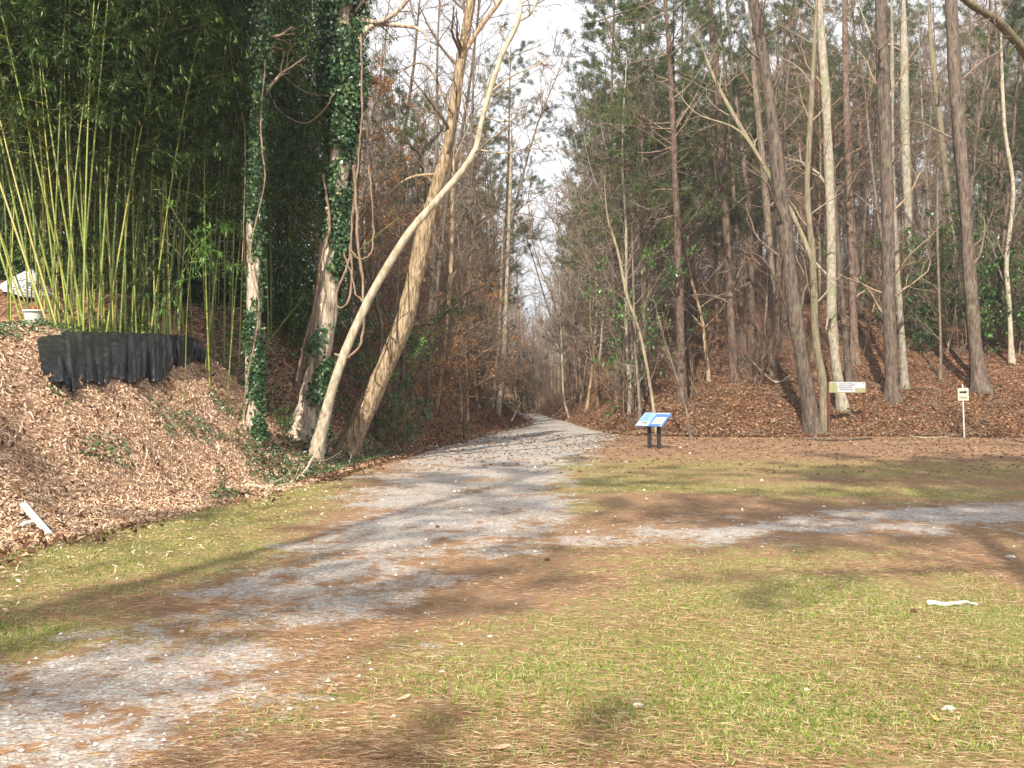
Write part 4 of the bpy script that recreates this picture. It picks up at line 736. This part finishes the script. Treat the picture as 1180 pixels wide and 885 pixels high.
# wide board on two rust coloured posts
l0 = np.array(ray(955, 501)); YB = l0[1]; r0 = ray(995.5, 489); xr_, yr_ = (995.5-CX)*(YB+.9)/F, YB+.9
t = thing('notice_board', 'long low board sign on two rust brown posts at the hill foot', 'sign', tuple(l0)); vx = np.array([xr_-l0[0], yr_-l0[1]]); wdt = float(np.hypot(*vx)); t.rotation_euler = (0, 0, math.atan2(vx[1], vx[0]))
ztop = EYE+(HY-440)*YB/F-l0[2]
bx('post', (0, 0, ztop/2-.05), (.075, .075, ztop+.1), M['redwood'], t); zr = float(H(xr_, yr_))-l0[2]; bx('post', (wdt, 0, (ztop+zr)/2-.05), (.075, .075, ztop-zr+.1), M['redwood'], t)
bh = 12.5*YB/F; bd = bx('board', (wdt/2-.01, -.055, ztop-bh/2), (wdt+.04, .03, bh), M['olive'], t)
def onb(name, u, v, w_, h_, mat, lvl=1): mb = MB(); box(mb, ((u-.5)*wdt, -.015-.0015*lvl, (v-.5)*bh), (w_*wdt, .002, h_*bh)); return mb.build(name, mat, bd, False)
onb('text_panel', .60, .70, .80, .56, M['panel_white']); onb('text_panel', .46, .25, .50, .36, M['panel_white']); onb('text_panel', .10, .96, .2, .06, M['panel_white'])
tl = MB()
for (u, v, ww) in [(.36, .82, .22), (.55, .84, .12), (.67, .80, .16), (.95, .86, .05), (.33, .66, .2), (.56, .66, .2), (.42, .48, .38), (.35, .30, .2), (.55, .27, .2)]:
    n = max(2, int(ww/.022))
    for i in range(n): box(tl, ((u-ww/2+ww*(i+.5)/n-.5)*wdt, -.0195, (v-.5)*bh), (ww*wdt/n*.6, .001, bh*R.uniform(.05, .1)))
tl.build('text_lines', M['ink_soft'], bd, False)
# small TRAIL sign with an arrow, leaning metal stake
x, Y, z = ray(1111.5, 504); t = thing('trail_sign', 'small square arrow sign reading TRAIL on a thin metal stake', 'sign', (x, Y, z)); px_ = F/Y
t.rotation_euler = (0, -.035, 0); hS = 61/px_
bx('post', (0, .02, hS/2-.05), (.045, .025, hS+.1), M['steel'], t); cz = hS-11.5/px_; wS, hh = 12.4/px_, 14.2/px_
pl_ = bx('sign_plate', (0, -.01, cz), (wS, .012, hh), M['cream'], t, None, .002)
ar = MB(); yy = -.0075
pts = [(-.36, .10), (.12, .10), (.12, .02), (.40, .18), (.12, .34), (.12, .26), (-.36, .26)]
vv = [(p[0]*wS, yy-.002*f_, p[1]*hh) for f_ in (0, 1) for p in pts]; n = 7; ar.add(vv, [[i, (i+1) % n, n+(i+1) % n, n+i] for i in range(n)], [[7, 13, 12], [7, 12, 8], [9, 11, 10]]); ar.build('arrow', M['black'], pl_, False)
text('TRAIL', wS*.34, M['black'], pl_, (0, -.0085, -.27*hh), rotx(math.pi/2))
# black sheeting draped over the bank crest
def fabric():
    nu, nv = 150, 22; u = np.linspace(0, 1, nu); ptop = np.interp(u, [0, .12, .2, .5, .9, 1], [42, 66, 80, 150, 222, 238]); 
    ytop = np.interp(u, [0, .08, .18, .5, .85, .95, 1], [424, 402, 382, 384, 387, 391, 412]); ybot = np.interp(u, [0, .1, .2, .3, .45, .62, .72, .78, .9, 1], [430, 447, 452, 444, 441, 443, 436, 424, 420, 418])+3*np.sin(u*40)
    mb = MB(); V_ = np.zeros((nu, nv, 3))
    for i in range(nu):
        x1, y1, z1 = ray(ptop[i]+(1-u[i])*6, ybot[i]); Yt = min(np.interp(u[i], [0, 1], [14.3, 18.4]), 99); Yt = max(Yt, y1+.25); tp = P(ptop[i], ytop[i], Yt); bt = np.array([x1, y1, z1])
        for j in range(nv):
            f = j/(nv-1); p = tp*(1-f)+bt*f; uw = u[i]+.018*math.sin(u[i]*23+1)+.012*math.sin(u[i]*41); fold = (.5+.5*math.sin(uw*64+2*math.sin(u[i]*7)+.5*f*math.sin(u[i]*17)))**3*(.17+.09*math.sin(u[i]*13))+.02*math.sin(f*9+u[i]*50)+.05*math.sin(u[i]*151+f*2)+.05*math.sin(u[i]*31+f*5)+.02*math.sin(f*14+u[i]*37); sl_ = math.sin(f*math.pi)*.08+f*.04
            p = p+np.array([.45, -.9, .15])*(fold*(.35+.65*f)+sl_); p[2] = max(p[2], float(H(p[0], p[1]))+.05); V_[i, j] = p
    id_ = np.arange(nu*nv).reshape(nu, nv); mb.add(V_, np.stack([id_[:-1, :-1], id_[1:, :-1], id_[1:, 1:], id_[:-1, 1:]], -1).reshape(-1, 4))
    k = N_('black_plastic'); p = k.pos(); c = k.ramp(k.noise(p, 9, 5), [(.3, (.008, .009, .011)), (.62, (.024, .025, .03)), (.8, (.08, .065, .05))]); k.bump(k.noise(k.pos((1, 1, .35)), 16, 5), .6, .03); m = k.fin(c, .33, .5)
    o = mb.build('plastic_sheet', m); s_ = o.modifiers.new('s', 'SOLIDIFY'); s_.thickness = .006; tag(o, 'black pleated plastic sheeting draped over the left bank crest', 'sheeting')
fabric()
# umbrella, pot and jug on the plateau behind the bank crest
def umbrella():
    Y = 24.; c = P(34, 324, Y); xb = c[0]; zb = float(H(xb+.1, Y)); t = thing('patio_umbrella', 'white striped patio umbrella tilted behind the bamboo stems', 'umbrella', (xb, Y, zb)); hz = c[2]-zb
    k = N_('striped_canvas'); sx = k.n('SeparateXYZ'); k.L(k.pos(), sx.inputs[0]); s_ = k.mr(k.math('FRACT', k.math('MULTIPLY', sx.outputs[2], 17), 0), .5, .62); m = k.fin(k.mix(s_, (.78, .80, .80), (.40, .45, .46)), .8)
    mb = MB(); n = 8; Rr = .60; rings = [(0, .30), (.25, .2), (.55, .04), (1., -.22), (1.0, -.34)]; v = []
    for (f, z_) in rings:
        for i in range(n*2): a = i*math.pi/n; rr = Rr*f*(1 if i % 2 == 0 else .93); v.append((rr*math.cos(a), rr*math.sin(a), z_+(-.0 if i % 2 == 0 else .02*f)))
    q = [[r_*2*n+i, r_*2*n+(i+1) % (2*n), (r_+1)*2*n+(i+1) % (2*n), (r_+1)*2*n+i] for r_ in range(len(rings)-1) for i in range(2*n)]; mb.add(v, q)
    o = mb.build('canopy', m, t, False); o.location = (0, 0, hz); o.rotation_euler = (.15, .22, .3); s2 = o.modifiers.new('s', 'SOLIDIFY'); s2.thickness = .006
    mb = MB(); tubes(mb, [[0, 0, 0], [.0, 0, hz*.5], [.05, 0, hz+.28]], [.02]*3, 8); mb.build('pole', M['steel'], t)
    mb = MB()
    for i in range(8): a = i*math.pi/4; tubes(mb, [[.04, 0, hz+.05], [.56*math.cos(a), .56*math.sin(a), hz-.2-.13*math.cos(a)]], [.006]*2, 4)
    mb.build('rib', M['steel'], t)
umbrella()
def lathe(mb, prof, n=20):
    K = len(prof); v = [(r*math.cos(2*math.pi*i/n), r*math.sin(2*math.pi*i/n), z) for r, z in prof for i in range(n)]; mb.add(v, [[k*n+i, k*n+(i+1) % n, (k+1)*n+(i+1) % n, (k+1)*n+i] for k in range(K-1) for i in range(n)])
def crest(pxv, y):   # stand at the bank crest
    x = (pxv-CX)*y/F; return x, y, float(H(x, y))
def crest_at(pxv, py):
    Y = np.arange(12.5, 20, .02); X = (pxv-CX)*Y/F; ang = (H(X, Y)-EYE)/Y; i = int(np.argmax(ang)); return X[i], Y[i]+.5, float(H((pxv-CX)*(Y[i]+.5)/F, Y[i]+.5))
x, Y, z = crest_at(21.5, 370); k_ = Y/F; z = max(z, EYE+(HY-373)*k_)
t = thing('plant_pot', 'white rimmed plant pot with a dry plant at the left edge', 'plant pot', (x, Y, z)); mb = MB(); lathe(mb, [(0, 0), (.115, 0), (.125, .02), (.15, .15), (.155, .18), (.175, .18), (.178, .21), (.16, .21), (.15, .185), (0, .18)]); mb.build('pot', M['white'], t)
mb = MB(); n = 160; leaves(mb, np.c_[R.normal(size=(n, 2))*.04, np.full(n, .17)], np.c_[R.normal(size=(n, 2))*.5, np.ones(n)], rdir(R, n), R.uniform(.06, .14, n), .025); mb.build('dry_plant', M['beech'], t)
x2 = (35.5-CX)*Y/F; t = tag(None or (lambda m: (lathe(m, [(0, 0), (.05, 0), (.065, .03), (.068, .09), (.05, .12), (.02, .135), (.018, .155), (0, .155)], 14), m.build('jug', M['white']))[1])(MB()), 'small round white jug just right of the white plant pot', 'jug'); t.location = (x2, Y, z)
# stone curb line the pot stands on and a dark low bench behind it
mb = MB(); pp = P(-12, 373.5, Y); box(mb, (0, 0, 0), (1.15, .5, .10)); o = mb.build('paving_slab', flatmat('slab_stone', (.42, .36, .31), .9, .1, .2), None, False); xs_ = (-4-CX)*Y/F; o.location = (xs_, Y+.05, z-.052); tag(o, 'pale flat paving slab under the white pot', 'paving slab')
# white plank with cross piece lying on the bank foot
def plank(p0, p1, w_, th, name, label, cat, mat, extra=None):
    a, b = np.array(p0), np.array(p1); c = (a+b)/2; d = nrm(b-a); L_ = np.linalg.norm(b-a); nn = nrm_at(np.array([c[0]]), np.array([c[1]]))[0]; s = nrm(np.cross(nn, d)); u = np.cross(d, s); Rm = np.stack([d, s, u], 1)
    mb = MB(); v = []; t = thing(name, label, cat, tuple(c)); prof = [(-.5, .25), (-.47, .5), (.5, .42), (.5, -.42), (-.44, -.5)]
    for zz in (-1, 1): v += [tuple(Rm@np.array([p_[0]*L_, p_[1]*w_, zz*th/2])) for p_ in prof]
    mb.add(v, [[i, (i+1) % 5, 5+(i+1) % 5, 5+i] for i in range(5)], [[0, 2, 1], [0, 3, 2], [0, 4, 3], [5, 6, 7], [5, 7, 8], [5, 8, 9]]); mb.build('board', mat, t, False)
    if extra: m2 = MB(); box(m2, Rm@np.array([.12*L_, -.12, -.01]), (.045, .2, .02), Rm@rotz(.5)); m2.build('cross_piece', mat, t, False)
    return t
A_ = ray(25, 589); B_ = ray(57, 621); plank((A_[0], A_[1], A_[2]+.09), (B_[0], B_[1], B_[2]+.05), .085, .025, 'white_plank', 'white painted board with short cross piece lying on the bank foot', 'plank', M['white'], True)
def log(pts, r, name, label, cat, mat, lift=.5, forks=0, seed=0, group=None):
    rng = np.random.default_rng(seed); W = []
    for i, p in enumerate(pts):
        x, y, z = ray(p[0], p[1]) if len(p) < 4 else (0, 0, 0); W.append([x, y, z+r*lift+(p[2] if len(p) > 2 else 0)])
    W = np.array(W); o0 = W[0].copy(); q = spline(W-o0, 16)+rng.normal(size=(16, 3))*r*.15; mb = MB(); tubes(mb, q, np.linspace(r, r*.45, 16)*(1+.12*rng.normal(size=16)), 8, True)
    if forks:
        s, d, l, rr = sprout(rng, q[None], np.full((1, 16), r), forks, .2, .95, .7, .3, .4); P1, R1 = grow(rng, s, nrm(d*np.array([1, 1, .4])+np.array([0, 0, .15])), l, rr*.5, 6, .2, 0); tubes(mb, P1, R1, 5)
    o = mb.build(name, mat); o.location = o0; tag(o, label, cat, group)
log([(283, 561), (305, 563), (330, 560), (345, 553)], .03, 'fallen_branch', 'pale fallen branch at the bank foot left of the ivy tree', 'branch', M['deadwood'], .8, 3, 1)
log([(340, 556), (352, 547, .05), (362, 538, .2), (372, 527, .35)], .028, 'fallen_branch', 'broken pale branch propped against the leaning tree base', 'branch', M['deadwood'], .8, 3, 2)
log([(400, 541), (405, 530, .1), (410, 522, .3)], .02, 'broken_stick', 'short pale stick standing up right of the leaning tree base', 'stick', M['deadwood'], .8, 1, 3)
log([(926, 507), (950, 508), (980, 508), (1005, 506)], .05, 'fallen_log', 'dark thin log lying along the grass edge below the wide sign', 'log', M['bark_dark'], .7, 0, 4)
log([(1040, 502), (1065, 505), (1090, 504), (1106, 503)], .03, 'fallen_branch', 'bleached thin branch on the ground left of the arrow sign', 'branch', M['deadwood'], .7, 2, 5)
log([(1040, 398), (1060, 404), (1090, 404), (1108, 405)], .05, 'fallen_log', 'thin log lying across the hillside above the arrow sign', 'log', M['bark_grey'], 1.0, 0, 6)
log([(1092, 398), (1110, 420), (1124, 432)], .06, 'fallen_log', 'slanting log left of the dark trunk behind the arrow sign', 'log', M['bark_grey'], 1.0, 0, 7)
log([(862, 420, .3), (880, 437, .2), (895, 445, .1), (910, 440, .2)], .05, 'fallen_branch', 'curved pale fallen branch under the overhanging right bank', 'branch', M['deadwood'], 1.0, 3, 8)
log([(590, 488, .1), (600, 478, .7), (606, 472, 1.1)], .05, 'broken_stick', 'cut pale stub jutting from the left bank near the far path', 'stick', M['deadwood'], 1, 0, 9)
k = N_('lichen'); p = k.pos(); M['lichen'] = k.fin(k.ramp(k.noise(p, 26, 5), [(.35, (.26, .33, .24)), (.6, (.60, .68, .56)), (.8, (.76, .78, .7))]), .95)
log([(1070, 697), (1086, 699), (1100, 698), (1113, 697), (1126, 699)], .022, 'lichen_stick', 'short stick crusted with pale green lichen on the grass', 'stick', M['lichen'], .8, 2, 10)
def rock(pxv, pyv, w_, label, mat, h=.5, seed=0, name='stone', cat='stone'):
    rng = np.random.default_rng(seed); x, y, z = ray(pxv, pyv); r = w_*.5*y/F; mb = MB(); n, K = 10, 6
    v = []
    for j in range(K+1):
        ph = math.pi*j/K
        for i in range(n): a = 2*math.pi*i/n; rr = r*(1+.22*rng.normal()*math.sin(ph)); v.append((rr*math.sin(ph)*math.cos(a), rr*.75*math.sin(ph)*math.sin(a), r*h*math.cos(ph)))
    mb.add(v, [[j*n+i, (j+1)*n+i, (j+1)*n+(i+1) % n, j*n+(i+1) % n] for j in range(K) for i in range(n)]); o = mb.build(name, mat); o.location = (x, y, z+r*h*.5); tag(o, label, cat)
M['rock_white'] = flatmat('rock_white', (.66, .62, .55), .9, .1, .2); M['rock_grey'] = flatmat('rock_grey', (.30, .29, .28), .9, .1, .25); M['cone'] = flatmat('cone_brown', (.12, .065, .04), .9, .1, .4, 60)
rock(1093, 819, 17, 'flat white stone in the grass near the lower right corner', M['rock_white'], .45, 1); rock(735, 814, 13, 'pale stone in the grass at the lower middle', M['rock_white'], .4, 2); rock(210, 729, 7, 'small white stone on the gravel at the lower left', M['rock_white'], .6, 3); rock(8, 796, 8, 'white stone at the very left edge of the gravel', M['rock_white'], .5, 4)
rock(1165, 643, 14, 'flat tan stone at the right edge of the clearing', M['rock_white'], .3, 5); rock(558, 621+14, 5, 'tiny white stone in the middle of the gravel lane', M['rock_white'], .6, 6); rock(583, 641, 5, 'tiny white stone right of its twin on the gravel lane', M['rock_white'], .6, 7); rock(565, 734, 6, 'small tan stone on the pine straw, lower centre', M['rock_white'], .5, 8)
rock(504, 608, 5, 'dark pine cone on the gravel beyond the centre', M['cone'], .8, 9, 'pine_cone', 'pine cone'); rock(631, 646, 6, 'dark pine cone on the right edge of the gravel lane', M['cone'], .8, 10, 'pine_cone', 'pine cone'); rock(1053, 706, 7, 'brown pine cone left of the lichen crusted stick', M['cone'], .9, 11, 'pine_cone', 'pine cone')
def oneleaf(pxv, pyv, L_, label, col, seed):
    x, y, z = ray(pxv, pyv); rng = np.random.default_rng(seed); mb = MB(); n = 7; tt = np.linspace(0, 1, n); w_ = np.sin(tt*math.pi)**.7*.3; v = []
    for t_, ww in zip(tt, w_): v += [(t_-.5, -ww*.5, .10*abs(t_-.5)+.06), (t_-.5, 0, .03), (t_-.5, ww*.5, .12*t_+.05)]
    q = [[i*3+j, (i+1)*3+j, (i+1)*3+j+1, i*3+j+1] for i in range(n-1) for j in range(2)]; mb.add(np.array(v)*L_@rotz(rng.uniform(0, 3)).T, q); o = mb.build('fallen_leaf', flatmat('leaf_'+str(seed), col, .7, .2, .2, 30)); o.location = (x, y, z+.012); o.modifiers.new('s', 'SOLIDIFY').thickness = .002; tag(o, label, 'leaf')
oneleaf(1077, 831, .09, 'yellow fallen leaf beside the flat white stone', (.62, .42, .12), 1); oneleaf(465, 808, .09, 'pale tan leaf on the pine straw, lower middle', (.6, .42, .3), 2); oneleaf(575, 866, .1, 'tan curled leaf near the bottom edge centre', (.58, .38, .25), 3); oneleaf(676, 862, .1, 'beige leaf at the bottom right of centre', (.6, .45, .3), 4); oneleaf(590, 822, .07, 'reddish leaf in the short grass, lower middle', (.45, .2, .12), 5); oneleaf(380, 800, .08, 'orange brown leaf by the gravel edge at the bottom', (.5, .26, .12), 6)

# ------------------------------------------------------------------ thin bright haze in the air of the wood
mb = MB(); box(mb, (0, 180, 21), (460, 420, 50)); k = N_('air'); k.t.nodes.remove(k.b); vol = k.n('VolumePrincipled'); vol.inputs['Color'].default_value = (.86, .90, 1., 1); vol.inputs['Density'].default_value = .0008; vol.inputs['Anisotropy'].default_value = .2
k.L(vol.outputs[0], k.out.inputs['Volume']); o = mb.build('haze', k.m, None, False); tag(o, 'thin pale haze in the air along the path', 'haze', kind='stuff')
